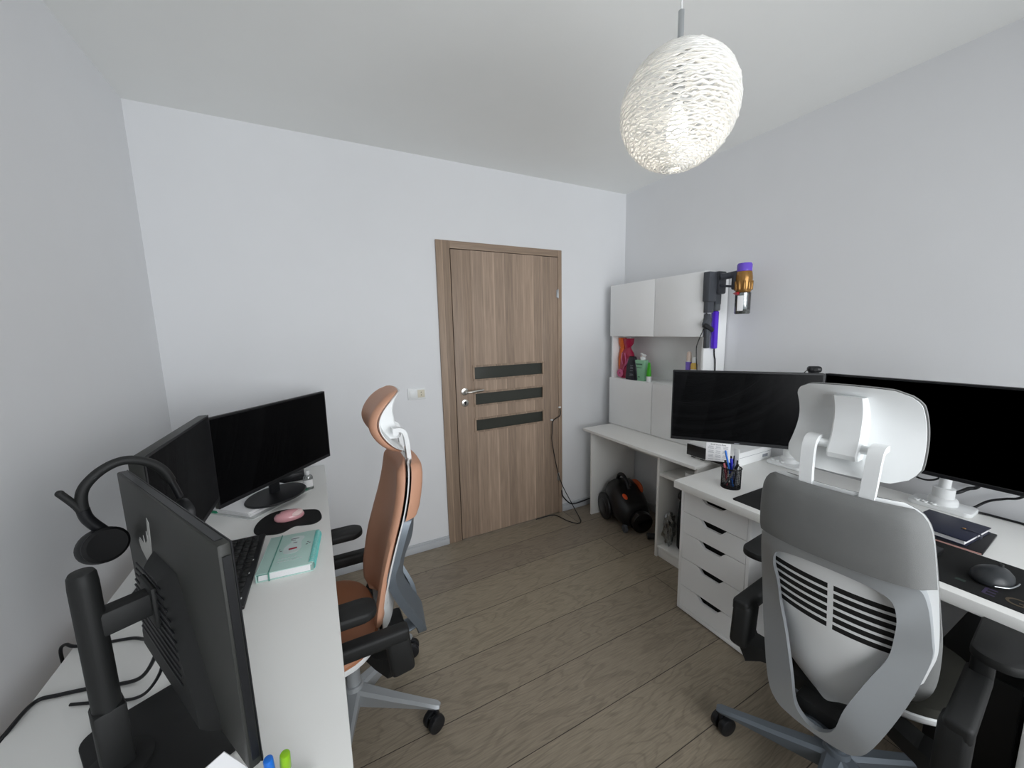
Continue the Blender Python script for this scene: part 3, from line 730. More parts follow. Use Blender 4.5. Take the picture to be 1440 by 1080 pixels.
# keyboard
t = thing('keyboard', 'black keyboard lying on the left desk in front of the near monitor', 'keyboard', (-.296, 1.445, Z0), math.radians(-1.5))
MB().bx(-.066, .066, -.22, .22, 0, .013, .004).build('keyboard_case', BPLAS, t)
n = 0
for i in range(15):
    for j in range(5):
        x, y = -.052+j*.0235, -.195+i*.0278
        if n < 75: MB().box((x, y, .0155), (.0195, .0235, .006), None, .002, 1, .86).build('key', BMATT, t)
        n += 1
for y in (-.19, -.06, .02): MB().box((.055, y+.0, .019), (.003, .008, .0006)).build('key_legend', LABELW, t)
MB().bx(.038, .06, -.2195, -.2165, .002, .010, .001).build('silver_label', SILVER, t)
# mouse pad + mouse
pts = catmull([V((x, y, 0)) for x, y in ((-.272, 1.741), (-.262, 1.697), (-.232, 1.672), (-.174, 1.656), (-.131, 1.690), (-.096, 1.682), (-.058, 1.676), (-.032, 1.705), (-.032, 1.755), (-.048, 1.806), (-.106, 1.838), (-.170, 1.876), (-.228, 1.862), (-.262, 1.806))], 5, True)
solo('mouse_pad', 'black curved mouse pad under the pink mouse on the left desk', 'mouse pad', MB().prism([(p.x, p.y) for p in pts], Z0, Z0+.004), mat('black_mouse_pad_cloth', '0c0d0e', .85))
t = thing('mouse', 'pink computer mouse on the curved black mouse pad', 'mouse', (-.150, 1.772, Z0+.0045), 0.)
R = []
for z, k in ((0, .92), (.006, 1.), (.016, .98), (.024, .86), (.031, .62), (.034, .3), (.0345, .05)):
    R.append([V((.056*k*math.cos(2*PI*i/28)*(1.-.10*math.sin(2*PI*i/28)*0)+(.004 if k < 1 else 0)*(1-k), .034*k*math.sin(2*PI*i/28)*(1-.12*math.cos(2*PI*i/28)), z)) for i in range(28)])
MB().rings(R).build('mouse_body', PINK, t, 60)
b = MB(); b.ell((.022, 0, .020), (.030, .0305, .0125)); b.build('palm_cover', PINKL, t)
MB().cyl((-.033, -.003, .025), (-.033, .003, .025), .008, seg=16, bev=.001).build('scroll_wheel', BPLAS, t)
# mint planner
t = thing('notebook', 'mint green spiral planner closed with an elastic band on the left desk', 'notebook', (-.126, 1.452, Z0), math.radians(-6))
MB().bx(-.082, .076, -.118, .118, 0, .003, .001).build('back_cover', MINT, t)
b = MB()
for k in range(5): b.bx(-.078+k*.0004, .068, -.115, .115, .0032+k*.0042, .0072+k*.0042)
b.build('pages', PAPER, t)
b = MB(); b.bx(-.082, .076, -.118, .118, .0245, .0275, .001); b.bx(-.085, -.082, -.118, .118, 0, .0275, .001); cov = b.build('front_cover', MINT, t)
b = MB(); b.bx(-.050, -.046, -.1195, .1195, .0275, .0286); b.bx(-.050, -.046, -.1205, -.1185, 0, .0286); b.bx(-.080, -.046, -.1205, -.119, .0235, .0255); b.build('elastic_band', MINTD, t)
for k in range(22):
    y = -.103+k*.0098; P = [V((.070+.012*math.cos(a), y, .0135+.0165*math.sin(a))) for a in [2*PI*i/14 for i in range(15)]]
    MB().tube(P, .0015, 6, 1, False).build('wire_ring', TEAL, t)
# printed motif: a pale patch with dark specks and a short line of faint lettering
b = MB(); pts = catmull([V((x, y, 0)) for x, y in ((-.022, -.02), (.012, -.025), (.028, .0), (.024, .045), (.030, .08), (.010, .092), (-.012, .088), (-.010, .05), (-.026, .02))], 4, True)
b.prism([(p.x, p.y) for p in pts], .0276, .0281); b.mi = 1
for x, y, sx, sy in ((0., .075, .026, .004), (.004, .045, .012, .004), (-.004, .064, .014, .003), (.044, .018, .006, .003), (.052, .026, .006, .003), (.046, .034, .006, .003), (-.034, .0, .006, .003), (-.039, .012, .005, .003)): b.box((x, y, .0283), (sx, sy, .0006))
b.mi = 2; b.box((.002, .005, .0284), (.026, .010, .0008), rotz(.1), .0003); b.mi = 0
for y, n in ((-.050, 6), (-.068, 8)):
    for k in range(n): b.box((-.03+k*.0095, y+random.uniform(-.002, .002), .0279), (.006, .007, .0006))
b.build('printed_motif', [mat('pale_print', 'c9d8d6', .6), mat('dark_speck_print', '5c5560', .7), mat('crimson_print', '9a2138', .6)], cov)
# sanitizer bottle
t = thing('pump_bottle', 'small clear bottle with white cap at the far end of the left desk', 'bottle', (-.080, 2.085, Z0))
MB().lathe([(0, 0), (.018, 0), (.02, .004), (.02, .062), (.017, .070), (.009, .076), (0, .0765)], seg=24, sx=1.1, sy=.8).build('bottle_body', CLEARB, t)
MB().lathe([(.0206, .016), (.0207, .016), (.0207, .052), (.0206, .052)], seg=24, sx=1.1, sy=.8).build('label', LABELW, t)
MB().cyl((0, 0, .075), (0, 0, .098), .0095, seg=18, bev=.002).build('cap', WPLAS, t)
solo('docking_box', 'small black box on the left desk behind the far monitor stand', 'box', MB().box((-.160, 2.275, Z0+.022), (.118, .08, .044), rotz(.05), .006), BPLAS)
# pens and card in an organiser at the near end
t = thing('desk_organizer', 'low white desk organizer holding pens and a note card near the bottom of the photo', 'organizer', (-.13, .585, Z0))
b = MB(); b.bx(-.075, .075, -.06, .06, 0, .004, .001)
for x in (-.075, .071): b.bx(x, x+.004, -.06, .06, 0, .04, .001)
for y in (-.06, .046, .056): b.bx(-.075, .075, y, y+.004, 0, .036, .001)
b.build('holder', WPLAS, t)
def stick(name, label, cat, a, bb, r, m, group=None, capm=None, tip=True):
    a, bb = V(a), V(bb); o = thing(name, label, cat, tuple(a), 0, group); d = bb-a
    MB().cyl((0, 0, 0), d, r, r, 14, r*.5).build('barrel', m, o)
    if capm: MB().cyl(d*.78, d*1.004, r*1.18, r*1.08, 14, r*.3).build('cap', capm, o)
    return o
stick('pen', 'blue pen standing in the organizer at the bottom edge of the photo', 'pen', (-.110, .612, Z0+.005), (-.1115, .598, .877), .006, BLUE, None, BLUE)
stick('pen', 'lime green pen standing in the organizer at the bottom edge of the photo', 'pen', (-.098, .618, Z0+.005), (-.0905, .600, .871), .0065, LIME, None, LIME)
cd = MB(); cd.box((0, 0, 0), (.108, .0014, .108), Matrix.Rotation(math.radians(60), 3, 'Y'))
o = solo('note_card', 'blank white note card standing on its corner in front of the near monitor base', 'card', cd, PAPER); o.location = (-.190, .637, Z0+.0045)
# cables of the left desk
def cable(name, label, pts, r, m=BPLAS, cat='cable', group=None, n=8):
    return solo(name, label, cat, MB().tube([V(p) for p in pts], r, 8, n), m, group, 80)
zc = Z0+.0047
cable('power_cable', 'thick black cable running off the left desk edge at the lower left corner', [(-.636, .985, .60), (-.625, 1.01, .70), (-.600, 1.045, zc), (-.591, 1.105, zc), (-.554, 1.103, zc), (-.498, 1.091, zc), (-.452, 1.075, zc), (-.405, 1.06, zc+.01), (-.37, 1.045, .80), (-.362, 1.035, .856)], .0042)
cable('signal_cable', 'black cable looping over the back edge of the left desk near the wall', [(-.632, 1.30, .64), (-.630, 1.29, .72), (-.615, 1.282, zc+.006), (-.590, 1.262, zc+.006), (-.530, 1.25, zc), (-.475, 1.235, zc), (-.43, 1.18, zc+.02), (-.40, 1.10, .82), (-.392, 1.085, .86)], .0038)
cable('display_cable', 'thin black cable hanging from the near monitor back to the desk', [(-.335, .98, .853), (-.345, .985, .80), (-.375, 1.0, .752), (-.405, 1.012, zc), (-.45, 1.03, zc), (-.52, 1.06, zc)], .0032)
# ------------------------------------------------------------------ right desk items
t = thing('desk_mat', 'long black desk mat with coloured lettering along the front of the right desk', 'desk mat', (1.727, .57, RZ))
MB().prism(rrect(.285, .80, .012, 4, 0, 0), 0, .003).build('mat_sheet', mat('black_mat_cloth', '121313', .85, bump=.2, bscale=1200), t)
def text(s, size, parent, loc, rot, m, name='lettering', ext=.0003, align='CENTER'):
    c = bpy.data.curves.new(name, 'FONT'); c.body = s; c.size = size; c.extrude = ext; c.align_x = align; c.align_y = 'CENTER'
    tmp = bpy.data.objects.new('tmp', c); C.objects.link(tmp)
    dg = bpy.context.evaluated_depsgraph_get(); me = bpy.data.meshes.new_from_object(tmp.evaluated_get(dg))
    bpy.data.objects.remove(tmp); o = bpy.data.objects.new(name, me); C.objects.link(o)
    me.materials.clear(); me.materials.append(m); o.parent = parent; o.location = loc; o.rotation_euler = rot
    return o
MB().box((-.088, -.262, .0033), (.012, .020, .0006)).build('printed_mark', mat('dark_green_print', '2f3d38', .8), t)
text('E', .060, t, (-.098, -.318, .0033), (0, 0, -PI/2), mat('dark_violet_print', '3d3350', .8), 'lettering')
text('G', .060, t, (-.098, -.366, .0033), (0, 0, -PI/2), mat('dim_gold_print', '54493a', .8), 'lettering')
# keyboard of the right desk, mostly behind the chair
t = thing('keyboard', 'black keyboard on the desk mat mostly hidden behind the grey chair back', 'keyboard', (1.735, .585, RZ+.003), 0.)
MB().bx(-.06, .06, -.205, .205, 0, .014, .004).build('keyboard_case', BPLAS, t)
for i in range(14):
    for j in range(4): MB().box((-.042+j*.028, -.18+i*.0277, .0165), (.022, .0235, .006), None, .002, 1, .86).build('key', BMATT, t)
# mouse
t = thing('mouse', 'black computer mouse on the desk mat at the right', 'mouse', (1.716, .262, RZ+.003), math.radians(-8))
R = []
for z, k, dx in ((.002, .90, 0), (.008, 1., 0), (.018, .98, 0), (.030, .82, -.004), (.038, .55, -.008), (.041, .2, -.010)):
    R.append([V(((.064+.0*math.cos(a))*k*math.cos(a)+dx, .040*k*math.sin(a)*(1-.18*math.cos(a)), z)) for a in [2*PI*i/30 for i in range(30)]])
MB().rings(R).build('mouse_body', mat('graphite_plastic', '2b2e31', .4), t, 60)
b = MB(); b.tube([(-.058, -.022, .010), (-.03, -.040, .009), (.005, -.0435, .009), (.022, -.0425, .010)], .0018, 8); b.build('silver_side_strip', SILVER, t)
MB().cyl((.036, -.004, .034), (.036, .004, .034), .009, seg=18, bev=.001).build('scroll_wheel', BPLAS, t)
# navy planner on a black folder
t = thing('folder', 'thin black folder lying under the navy planner on the right desk', 'folder', (1.982, .408, RZ), math.radians(3))
b = MB(); b.box((0, 0, .004), (.215, .175, .008), None, .002); b.build('folder_cover', mat('black_folder', '17161a', .5), t)
b = MB(); b.bx(-.109, -.1065, -.085, .085, .001, .006); b.build('pink_edge', mat('dusty_pink_edge', 'c69a92', .6), t)
t = thing('planner', 'navy blue planner with a strap clasp on the right desk', 'planner', (1.992, .426, RZ+.0082), math.radians(-4))
b = MB(); b.box((0, 0, .002), (.20, .158, .003), None, .001); b.build('back_cover', NAVY, t)
b = MB(); b.bx(-.096, .094, -.074, .076, .004, .017); b.build('pages', PAPER, t)
b = MB(); b.box((0, 0, .0187), (.20, .158, .003), None, .001); b.bx(-.1, .1, .077, .0805, .001, .0197, .001); b.build('front_cover', NAVY, t)
b = MB(); b.tube([(.005, -.035, .021), (.004, -.070, .0212), (.003, -.083, .016), (.003, -.083, .004)], .006, 8, flat=.25); b.build('strap', mat('dark_strap', '2a2c38', .5), t)
MB().cyl((.005, -.042, .021), (.005, -.042, .0235), .005, seg=14, bev=.001).build('clasp_stud', GOLD, t)
# pen cup
PC = (1.706, 1.054)
t = thing('pen_cup', 'black wire mesh pen cup full of pens on the left end of the right desk', 'pen cup', (*PC, RZ))
b = MB(); r, h = .041, .096
for k in range(40):
    a = 2*PI*k/40; b.cyl((r*math.cos(a), r*math.sin(a), .003), (r*math.cos(a), r*math.sin(a), h), .0011, seg=4)
for k in range(16):
    z = .006+k*(h-.008)/15; b.tube([(r*math.cos(2*PI*i/28), r*math.sin(2*PI*i/28), z) for i in range(29)], .0011, 4, 1, False)
b.build('wire_mesh', MESHB, t)
b = MB(); b.cyl((0, 0, 0), (0, 0, .004), r+.001, seg=32); b.build('base_plate', MESHB, t)
b = MB(); b.tube([((r+.001)*math.cos(2*PI*i/32), (r+.001)*math.sin(2*PI*i/32), h) for i in range(33)], .003, 8, 1, False); b.build('rim', MESHB, t)
def cup(dx0, dy0, dx1, dy1, zt): return (PC[0]+dx0, PC[1]+dy0, RZ+.006), (PC[0]+dx1, PC[1]+dy1, RZ+zt)
g = 'pens in the wire mesh cup'
# left in the photo = +y
for lab, a, rr, m_, cp in (('light blue pen leaning tallest to the left in the mesh cup', cup(.0, -.012, -.008, .030, .173), .0045, BLUE, None),
                           ('deep blue marker standing beside the light blue pen in the mesh cup', cup(.012, -.002, .010, .010, .136), .0065, BLUED, None),
                           ('red pen at the left rim of the mesh cup', cup(.004, .018, .006, .037, .120), .0045, REDP, BPLAS),
                           ('rose pen beside the red pen in the mesh cup', cup(-.01, .012, -.016, .027, .112), .0045, mat('rose_pen_plastic', 'b8626a', .4), None),
                           ('dark navy pen behind the deep blue marker in the mesh cup', cup(.018, .01, .024, .004, .150), .0045, NAVY, None),
                           ('grey pen with black cap leaning right in the mesh cup', cup(-.012, .020, -.010, -.036, .124), .0055, SILVER, BPLAS),
                           ('slim black pencil standing right of centre in the mesh cup', cup(.010, -.010, .014, -.018, .134), .0034, BPLAS, None),
                           ('blue grey pen in front at the right of the mesh cup', cup(.0, -.0, -.002, -.012, .118), .0045, mat('slate_blue_plastic', '4a5a86', .4), None)):
    stick('pen', lab, 'pen', a[0], a[1], rr, m_, g, cp)
a = cup(.020, -.008, .026, -.004, .184)
o = thing('ruler', 'white flat ruler standing in the mesh pen cup', 'ruler', a[0]); d = V(a[1])-V(a[0])
b = MB(); b.box(d/2, (.003, .026, d.length), None, .0005); b.build('ruler_body', WPLAS, o)
# cheat sheet card taped under the monitor
nx, ny = -.797, -.604; rz = face_rot(nx, ny)
o = thing('reference_card', 'white printed reference card hanging below the monitor behind the pen cup', 'card', (1.752, 1.156, .822), rz)
MB().box((0, 0, .047), (.108, .0012, .094), None, .0003).build('card_sheet', PAPER, o)
tx = text('Email Like a Boss', .0098, o, (0, .0009, .0855), (PI/2, 0, PI), INK, 'title_lettering', .0001)
b = MB()
for cx_ in (-.032, 0, .032):
    for k in range(13):
        if k % 4 == 3: continue
        b.box((cx_+random.uniform(-.001, .001), .0007, .076-k*.0055), (random.uniform(.019, .027), .0004, .0016))
b.build('printed_lines', LABELG, o)
# white box with dark front
t = thing('device_box', 'flat white box with a black front face under the left monitor of the right desk', 'box', (2.115, 1.335, RZ))
MB().bx(-.180, .175, -.145, .140, .0, .076, .003).build('case', WHITE2, t)
b = MB(); b.bx(-.186, -.180, -.140, .135, .004, .070, .002); b.build('black_front', mat('black_gloss_front', '101114', .3), t)
b = MB(); b.bx(-.18, .176, -.1455, .1405, .046, .0475); b.build('lid_seam', LABELG, t)
b = MB(); b.bx(.09, .14, -.1458, -.145, .018, .034); b.build('side_label', LABELG, t)
b = MB()
for y in (.06, .12): b.bx(-.15, -.13, y-.01, y+.01, -.0185, 0); b.bx(.13, .15, y-.01, y+.01, -.0185, 0)
b.build('foot', BPLAS, t)
t = thing('computer_case', 'black upright case on the floor under the right desk at the photo edge', 'computer case', (1.945, .268, 0))
b = MB(); b.bx(-.20, .21, -.092, .092, .012, .43, .005); b.build('case_body', BMATT, t)
b = MB(); b.bx(-.208, -.199, -.09, .09, .014, .428, .004); b.build('front_panel', BPLAS, t)
for x in (-.16, .17):
    for y in (-.07, .07): MB().cyl((x, y, 0), (x, y, .014), .012, seg=14).build('foot', BPLAS, t)
# cables of the right desk
xw = XR-.012
cable('monitor_cable', 'black cable drooping on the wall below the left part of the right monitor', [(2.10, .70, .93), (2.30, .66, .86), (xw-.02, .61, .815), (xw-.02, .565, .812), (xw-.02, .53, .842), (2.25, .50, .93)], .004)
cable('flat_cable', 'thick black cable leaving the right monitor arm base toward the monitor', [(2.28, .49, .79), (2.32, .475, .793), (2.335, .455, .812), (2.335, .43, .832), (2.25, .40, .93)], .007)
cable('power_cable', 'black cable rising right of the arm base behind the right monitor', [(2.27, .44, .742), (2.31, .43, .745), (2.335, .40, .780), (2.335, .36, .806), (2.33, .32, .832), (2.30, .28, .93)], .0045)
cable('extension_cable', 'black cable lying along the back edge of the right desk at the photo edge', [(2.270, .425, RZ+.006), (2.290, .40, RZ+.005), (2.292, .35, RZ+.005), (2.292, .28, RZ+.005), (2.288, .15, RZ+.005), (2.285, .0, RZ+.005)], .0045)
# ------------------------------------------------------------------ hutch contents
t = thing('gift_bag', 'crimson gift bag with rose ribbon swirl at the left end of the hutch shelf', 'gift bag', (2.228, 2.272, SHZ))
R = []
for z, hx, hy in ((0, .045, .066), (.02, .05, .076), (.08, .052, .082), (.15, .046, .070), (.20, .036, .052), (.232, .020, .030), (.245, .020, .028), (.27, .03, .05), (.312, .034, .056)):
    R.append([V((hx*math.cos(a)*(1+.05*math.sin(5*a+z*40)), hy*math.sin(a)*(1+.05*math.sin(6*a+z*30)), z)) for a in [2*PI*i/32 for i in range(32)]])
MB().rings(R).build('wrap', MAGENTA, t, 60)
R = []
for z, hx, hy in ((.06, .03, .025), (.16, .03, .03), (.24, .016, .018), (.27, .026, .030), (.318, .03, .034)):
    R.append([V((-.012+hx*math.cos(a), .050+hy*math.sin(a), z)) for a in [2*PI*i/20 for i in range(20)]])
MB().rings(R).build('orange_wrap', ORANGEW, t, 60)
b = MB()
for k in range(5):
    r_ = .030-.005*k; b.tube([(-.057-.0006*k, .024+r_*math.cos(a), .038+r_*math.sin(a)) for a in [2*PI*i/20 for i in range(21)]], .003, 6, 1, False)
b.tube([(-.056, -.004, .06), (-.058, -.02, .09), (-.056, -.034, .12), (-.052, -.03, .155), (-.045, -.01, .20)], .004, 6); b.tube([(-.055, -.03, .10), (-.052, -.048, .13), (-.046, -.05, .155)], .006, 6)
b.tube([(-.056, .0, .11), (-.054, .015, .16), (-.045, .018, .20)], .003, 6)
b.build('ribbon', ROSE, t)
def bottle(name, label, x, y, prof, m, seg=24, sx=1., sy=1., rz=0.):
    t_ = thing(name, label, 'bottle', (x, y, SHZ), rz); MB().lathe(prof, seg=seg, sx=sx, sy=sy).build('bottle_body', m, t_); return t_
t = thing('shampoo_pouch', 'dark navy shampoo bottle with pale printing next to the crimson gift bag', 'bottle', (2.158, 2.150, SHZ), 0.)
b = MB(); R = []
for z, hx, hy in ((0, .020, .058), (.01, .022, .060), (.09, .02, .054), (.16, .014, .036), (.176, .012, .030), (.18, .006, .022)):
    R.append([V((x, y, z)) for x, y in rrect(hx*2, hy*2, min(hx, hy)*.8, 4)])
b.rings(R); b.build('bottle_body', mat('dark_navy_bottle', '14151f', .3), t)
b = MB()
for z, w_ in ((.112, .030), (.098, .024), (.088, .030), (.072, .028), (.045, .034), (.036, .038)): b.box((-.0215 if z < .08 else -.0205, -.010, z), (.0015, w_, .0035))
b.build('printing', LABELG, t)
t = thing('pump_bottle', 'sage green bottle with white pump in the middle of the hutch shelf group', 'bottle', (2.172, 2.073, SHZ), 0.)
b = MB(); R = []
for z, hx, hy in ((0, .020, .046), (.006, .022, .048), (.15, .025, .054), (.156, .022, .050), (.158, .008, .02)):
    R.append([V((x, y, z)) for x, y in rrect(hx*2, hy*2, .015, 4)])
b.rings(R); b.build('bottle_body', SAGE, t)
b = MB(); b.cyl((0, -.012, .155), (0, -.012, .178), .020, seg=20, bev=.003); b.cyl((0, -.012, .178), (0, -.012, .190), .008, seg=14); b.box((-.004, -.018, .196), (.022, .046, .012), Matrix.Rotation(.35, 3, 'X'), .004); b.build('pump', WPLAS, t)
b = MB(); b.box((-.0265, 0, .125), (.001, .062, .010)); b.box((-.0262, 0, .100), (.001, .05, .004)); b.box((-.0258, 0, .030), (.001, .02, .006)); b.build('printing', mat('dark_green_print_label', '4f7a60', .6), t)
t = bottle('lotion_bottle', 'bottle with a cream cap just visible behind the sage green bottle', 2.225, 2.112, [(0, 0), (.022, 0), (.022, .14), (.016, .15), (0, .151)], mat('dark_olive_bottle', '3d4236', .4))
MB().cyl((0, 0, .150), (0, 0, .182), .016, seg=18, bev=.002).build('cap', CREAM, t)
t = thing('cream_tube', 'small bright green tube standing on its white cap on the hutch shelf', 'tube', (2.155, 1.985, SHZ))
MB().cyl((0, 0, 0), (0, 0, .042), .0165, .018, 22, .002).build('cap', WPLAS, t)
R = []
for z, hx, hy in ((.042, .0175, .0175), (.08, .014, .0165), (.12, .007, .014), (.143, .0015, .011)):
    R.append([V((hx*math.cos(a), hy*math.sin(a), z)) for a in [2*PI*i/22 for i in range(22)]])
MB().rings(R).build('tube_body', BRGREEN, t, 50)
t = bottle('spray_bottle', 'white spray bottle with violet label at the right end of the hutch shelf', 2.20, 1.690, [(0, 0), (.019, 0), (.019, .16), (.016, .172), (0, .173)], WPLAS)
MB().lathe([(.0193, .06), (.0197, .06), (.0197, .165), (.0193, .165)], seg=24).build('violet_label', LILAC, t)
MB().lathe([(.0155, .17), (.0155, .20), (.0135, .225), (.008, .232), (0, .233)], seg=20).build('cap', CREAM, t)
t = bottle('lotion_bottle', 'yellow bottle with white cap at the right end of the hutch shelf', 2.192, 1.644, [(0, 0), (.021, 0), (.021, .15), (.014, .162), (0, .163)], YELLOW)
MB().lathe([(.0213, .05), (.0216, .05), (.0216, .12), (.0213, .12)], seg=24).build('label', LABELW, t)
MB().cyl((0, 0, .16), (0, 0, .2), .015, .012, 18, .003).build('cap', WPLAS, t)
# ------------------------------------------------------------------ stick vacuum on its wall dock
ys = HY0-.0005
dock = t = thing('vacuum_dock', 'grey vacuum cleaner docking bracket screwed to the side of the hutch', 'vacuum dock', (2.17, ys, 1.63))
MB().bx(-.065, .005, -.045, 0, .01, .185, .006).build('dock_body', GUN, t)
MB().bx(.0, .072, -.06, -.005, .055, .188, .01).build('charging_head', mat('dark_gunmetal', '3a3c42', .4, .2), t)
b = MB(); b.bx(-.055, .0, -.035, -.004, -.055, .02, .004); b.bx(.008, .062, -.04, -.008, -.01, .065, .008); b.build('tool_holder', GUN, t)
t = thing('stick_vacuum', 'cordless stick vacuum with purple filter and copper cyclone hanging on the dock by the hutch', 'vacuum cleaner', (2.215, 1.365, 1.56))
cx_, cy_ = 0., 0.
MB().lathe([(.036, .238), (.0385, .24), (.0385, .276), (.034, .284), (0, .285)], seg=32).build('filter_cap', PURPC, t)
b = MB(); b.lathe([(.034, .12), (.040, .128), (.042, .16), (.044, .20), (.041, .228), (.038, .2385), (0, .239)], seg=32)
for k in range(10):
    a = 2*PI*k/10; b.cyl((.038*math.cos(a), .038*math.sin(a), .135), (.042*math.cos(a), .042*math.sin(a), .185), .010, .007, 10, .002)
b.build('cyclone', GOLD, t)
MB().lathe([(0, .0), (.036, .0), (.040, .006), (.040, .118), (.035, .124), (0, .1245)], seg=32).build('dust_bin', CLEARB, t)
b = MB(); b.lathe([(0, .01), (.022, .012), (.024, .11), (0, .115)], seg=24); b.build('bin_core', mat('grey_mesh_core', '8e9496', .4, .5), t)
b = MB(); b.lathe([(.0, .003), (.037, .003), (.0385, .022), (.02, .026), (0, .026)], seg=24); b.build('dust', mat('grey_dust', '6b6c68', .95), t)
b = MB(); b.box((-.041, -.012, .06), (.002, .030, .085), rotz(.35), .0005); b.build('bin_sticker', PAPER, t)
b = MB(); b.tube([(-.005, .03, .232), (-.02, .08, .225), (-.04, .116, .222)], .019, 14); b.tube([(-.02, .02, .155), (-.03, .08, .165), (-.036, .114, .172)], .007, 10); b.box((-.02, .036, .19), (.028, .04, .10), None, .010); b.build('handle', mat('dark_iron_plastic', '3b3d44', .4, .2), t)
b = MB(); b.prism([(0, 0), (.035, .012), (.0, .022)], 0, .02, Matrix(((-1, 0, 0), (0, 0, 1), (0, 1, 0))), (-.030, .0, .105)); b.build('release_trigger', REDP, t)
t = thing('crevice_tool', 'grey crevice tool hanging below the vacuum dock', 'vacuum tool', (2.137, ys-.02, 1.36))
b = MB(); b.box((0, 0, .105), (.034, .024, .21), None, .006); b.box((-.004, 0, .16), (.05, .028, .07), Matrix.Rotation(.5, 3, 'Y'), .01); b.build('tool_body', GUN, t)
b = MB(); b.box((.0, -.006, .125), (.088, .03, .030), Matrix.Rotation(.42, 3, 'Y'), .010); b.build('brush_head', BPLAS, t)
t = thing('brush_tool', 'purple vacuum wand tool with clear grey top hanging below the dock', 'vacuum tool', (2.208, ys-.022, 1.355))
MB().box((0, 0, .115), (.036, .026, .23), None, .007).build('purple_wand', PURPLE, t)
b = MB(); b.box((0, 0, .262), (.050, .034, .066), None, .012); b.build('clear_collar', mat('smoky_plastic', '5c6064', .2), t)
MB().tube([V(p)-V((2.17, ys, 1.63)) for p in ((2.137, ys-.012, 1.60), (2.128, ys-.010, 1.50), (2.10, ys-.006, 1.44), (2.075, ys-.006, 1.395), (2.06, ys-.01, 1.36), (2.055, ys-.02, 1.27), (2.07, ys-.03, 1.10))], .0028, 8, 8).build('power_cord', BPLAS, dock)
MB().tube([V(p)-V((2.17, ys, 1.63)) for p in ((2.228, ys-.006, 1.64), (2.230, ys-.005, 1.50), (2.236, ys-.006, 1.33), (2.246, ys-.008, 1.28), (2.25, ys-.008, 1.20), (2.25, ys-.008, 1.0))], .0042, 8, 8).build('power_cord', BPLAS, dock)
# ------------------------------------------------------------------ vacuum cleaner under the corner desk
VX, VY = 2.050, 2.075
rv = math.radians(254)      # nose toward the camera
t = thing('canister_vacuum', 'black canister vacuum cleaner with orange button under the corner desk', 'vacuum cleaner', (VX, VY, 0), rv)
R = []
for x, hy, z0_, z1_ in ((-.19, .05, .10, .20), (-.17, .10, .06, .26), (-.10, .135, .03, .315), (0., .14, .03, .30), (.08, .13, .03, .25), (.14, .115, .03, .215), (.165, .09, .05, .19)):
    ring = []
    for i in range(24):
        a = 2*PI*i/24; c, s = math.cos(a), math.sin(a); e = 2/2.8
        ring.append(V((x, hy*abs(c)**e*(1 if c > 0 else -1), (z0_+z1_)/2+(z1_-z0_)/2*abs(s)**e*(1 if s > 0 else -1))))
    R.append(ring)
MB().rings(R).build('vacuum_body', VACB, t, 60)
for sy in (-1, 1):
    b = MB(); b.cyl((-.085, sy*.120, .105), (-.085, sy*.155, .105), .105, seg=36, bev=.012); b.mi = 1; b.cyl((-.085, sy*.154, .105), (-.085, sy*.158, .105), .06, seg=28, bev=.002)
    b.build('wheel', [BPLAS, VACB], t)
b = MB(); b.cyl((.11, .02, .095), (.215, .02, .085), .085, .08, 32, .012); b.build('dust_container', mat('dark_smoke_container', '0d0d10', .15), t)
b = MB(); b.cyl((.15, -.10, .03), (.15, -.075, .03), .03, seg=20, bev=.004); b.build('caster_wheel', GUN, t)
b = MB(); b.ell((.075, -.055, .243), (.034, .018, .010), Matrix.Rotation(.35, 3, 'Y')); b.build('orange_button', ORANGE, t)
b = MB(); b.ell((-.03, .105, .262), (.085, .022, .05)); b.build('orange_panel', mat('dull_orange_plastic', 'b04a1c', .4), t)
b = MB(); b.tube([(.03, 0, .272), (.0, 0, .322), (-.06, 0, .352), (-.12, 0, .335), (-.15, 0, .28)], .014, 12); b.build('carry_handle', BPLAS, t)
b = MB(); b.tube([(-.02, .02, .312), (.02, .02, .300)], .012, 10); b.build('hose_socket', GUN, t)
cable('vacuum_hose', 'black vacuum hose lying on the floor beside the canister vacuum', [(1.985, 1.80, .03), (2.05, 1.76, .03), (2.15, 1.74, .03), (2.24, 1.80, .03), (2.27, 1.9, .04)], .022, BPLAS, 'hose')
# cubby contents
t = thing('black_bag', 'black padded bag standing in the open cubby of the corner desk', 'bag', (2.12, 1.475, .0802))
R = []
for z, hx, hy in ((0, .16, .072), (.02, .175, .080), (.20, .175, .082), (.34, .16, .08), (.40, .12, .075), (.415, .05, .04)):
    R.append([V((x, y, z)) for x, y in rrect(hx*2, hy*2, hy*.7, 4)])
MB().rings(R).build('bag_body', mat('black_nylon', '101113', .8, bump=.3, bscale=600), t, 60)
b = MB(); b.tube([(-.15, .03, .33), (-.185, .03, .37), (-.15, .03, .405), (-.06, .02, .41)], .018, 10, flat=.5); b.build('bag_handle', BPLAS, t)
b = MB(); random.seed(5)
bm_ = bmesh.new(); bmesh.ops.create_icosphere(bm_, subdivisions=4, radius=1)
for v in bm_.verts:
    nn = noise.noise(v.co*2.3)*.45+noise.noise(v.co*5.1)*.22
    v.co = V((v.co.x*.045*(1+nn), v.co.y*.028*(1+nn), .115+v.co.z*.110*(1+nn*.6)))
zmin = min(v.co.z for v in bm_.verts)
for v in bm_.verts: v.co.z -= zmin
b.merge(bm_); o = b.build('plastic_bag', BAGC, None, 60); o.location = (1.95, 1.588, .0805); tag(o, 'crumpled clear plastic bag beside the black bag in the cubby', 'plastic bag')
t = thing('tape_roll', 'small white roll on the upper shelf of the corner desk cubby', 'roll', (1.955, 1.452, .5732))
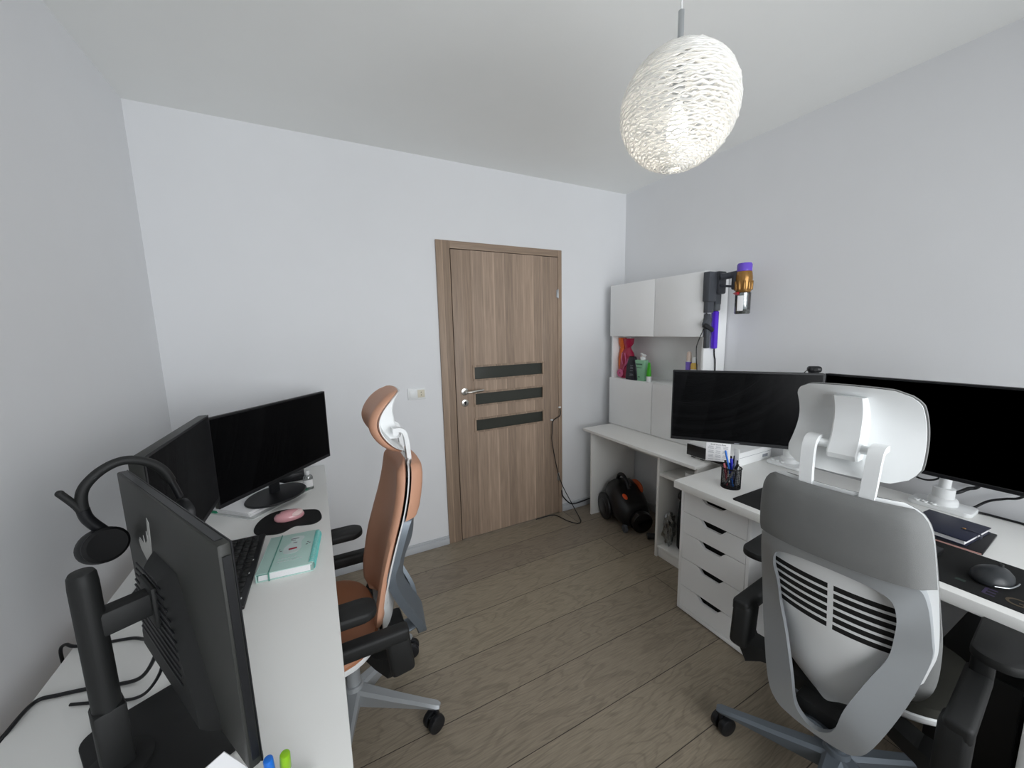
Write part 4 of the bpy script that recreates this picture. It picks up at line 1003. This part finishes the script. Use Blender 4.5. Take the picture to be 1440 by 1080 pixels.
b = MB(); b.lathe([(.016, 0), (.032, 0), (.032, .05), (.016, .05)], seg=28); b.build('roll_body', WPLAS, t)
# cord by the door hinge side and along the baseboard
cable('hanging_cord', 'black cord hanging down the hinge side of the door to the floor', [(1.682, 2.435, .875), (1.678, 2.432, .82), (1.612, 2.428, .785), (1.600, 2.425, .70), (1.600, 2.42, .595), (1.655, 2.40, .31), (1.735, 2.33, .09), (1.757, 2.28, .012), (1.735, 2.235, .005), (1.695, 2.225, .005), (1.655, 2.29, .005), (1.632, 2.39, .005), (1.60, 2.432, .005), (1.45, 2.438, .005)], .0036)
cable('baseboard_cord', 'black cord running low along the wall from the door toward the corner desk', [(1.700, 2.44, .19), (1.712, 2.438, .135), (1.785, 2.43, .060), (1.88, 2.425, .055), (1.98, 2.42, .066), (2.10, 2.42, .05)], .005)
for lab, x, z in (('small white cord clip at the top of the hanging cord by the door', 1.683, .885), ('lower small white cord clip on the door leaf', 1.607, .793)):
    o = thing('cord_clip', lab, 'clip', (x, YB-.0165 if x < 1.675 else YB-.0145, z)); MB().box((0, -.006, 0), (.020, .012, .012), None, .003).build('clip_body', WPLAS, o)
# ------------------------------------------------------------------ camera
cam = bpy.data.cameras.new('camera'); co = bpy.data.objects.new('camera', cam); C.objects.link(co)
F = V((0.45515033, 0.87909736, -0.14151326)); R_ = V((0.88638825, -0.46243027, -0.02177406)); U = V((0.08458154, 0.11552522, 0.98969687))
M = Matrix((R_, U, -F)).transposed().to_4x4(); M.translation = V((0, 0, 1.4991)); co.matrix_world = M
cam.sensor_fit = 'HORIZONTAL'; cam.sensor_width = 36; cam.lens = 534.148/1440*36; cam.clip_start = .02
bpy.context.scene.camera = co
# ------------------------------------------------------------------ light
wd = bpy.data.worlds.new('overcast_sky'); bpy.context.scene.world = wd; wd.use_nodes = True
bg = wd.node_tree.nodes['Background']; bg.inputs[0].default_value = (.90, .95, 1., 1); bg.inputs[1].default_value = 1.5
la = bpy.data.lights.new('window_daylight', 'AREA'); la.shape = 'RECTANGLE'; la.size = WX1-WX0; la.size_y = WZ1-WZ0; la.energy = 66; la.color = (.95, .975, 1.)
lo = bpy.data.objects.new('window_daylight', la); C.objects.link(lo); lo.location = ((WX0+WX1)/2, YF-.16, (WZ0+WZ1)/2); lo.rotation_euler = (math.radians(90), 0, 0)
sc = bpy.context.scene
sc.view_settings.view_transform = 'Standard'; sc.view_settings.look = 'None'; sc.view_settings.gamma = 1; sc.view_settings.use_curve_mapping = False
sc.view_settings.exposure = 0.0
sc.cycles.max_bounces = 10; sc.cycles.diffuse_bounces = 6; sc.cycles.transparent_max_bounces = 16
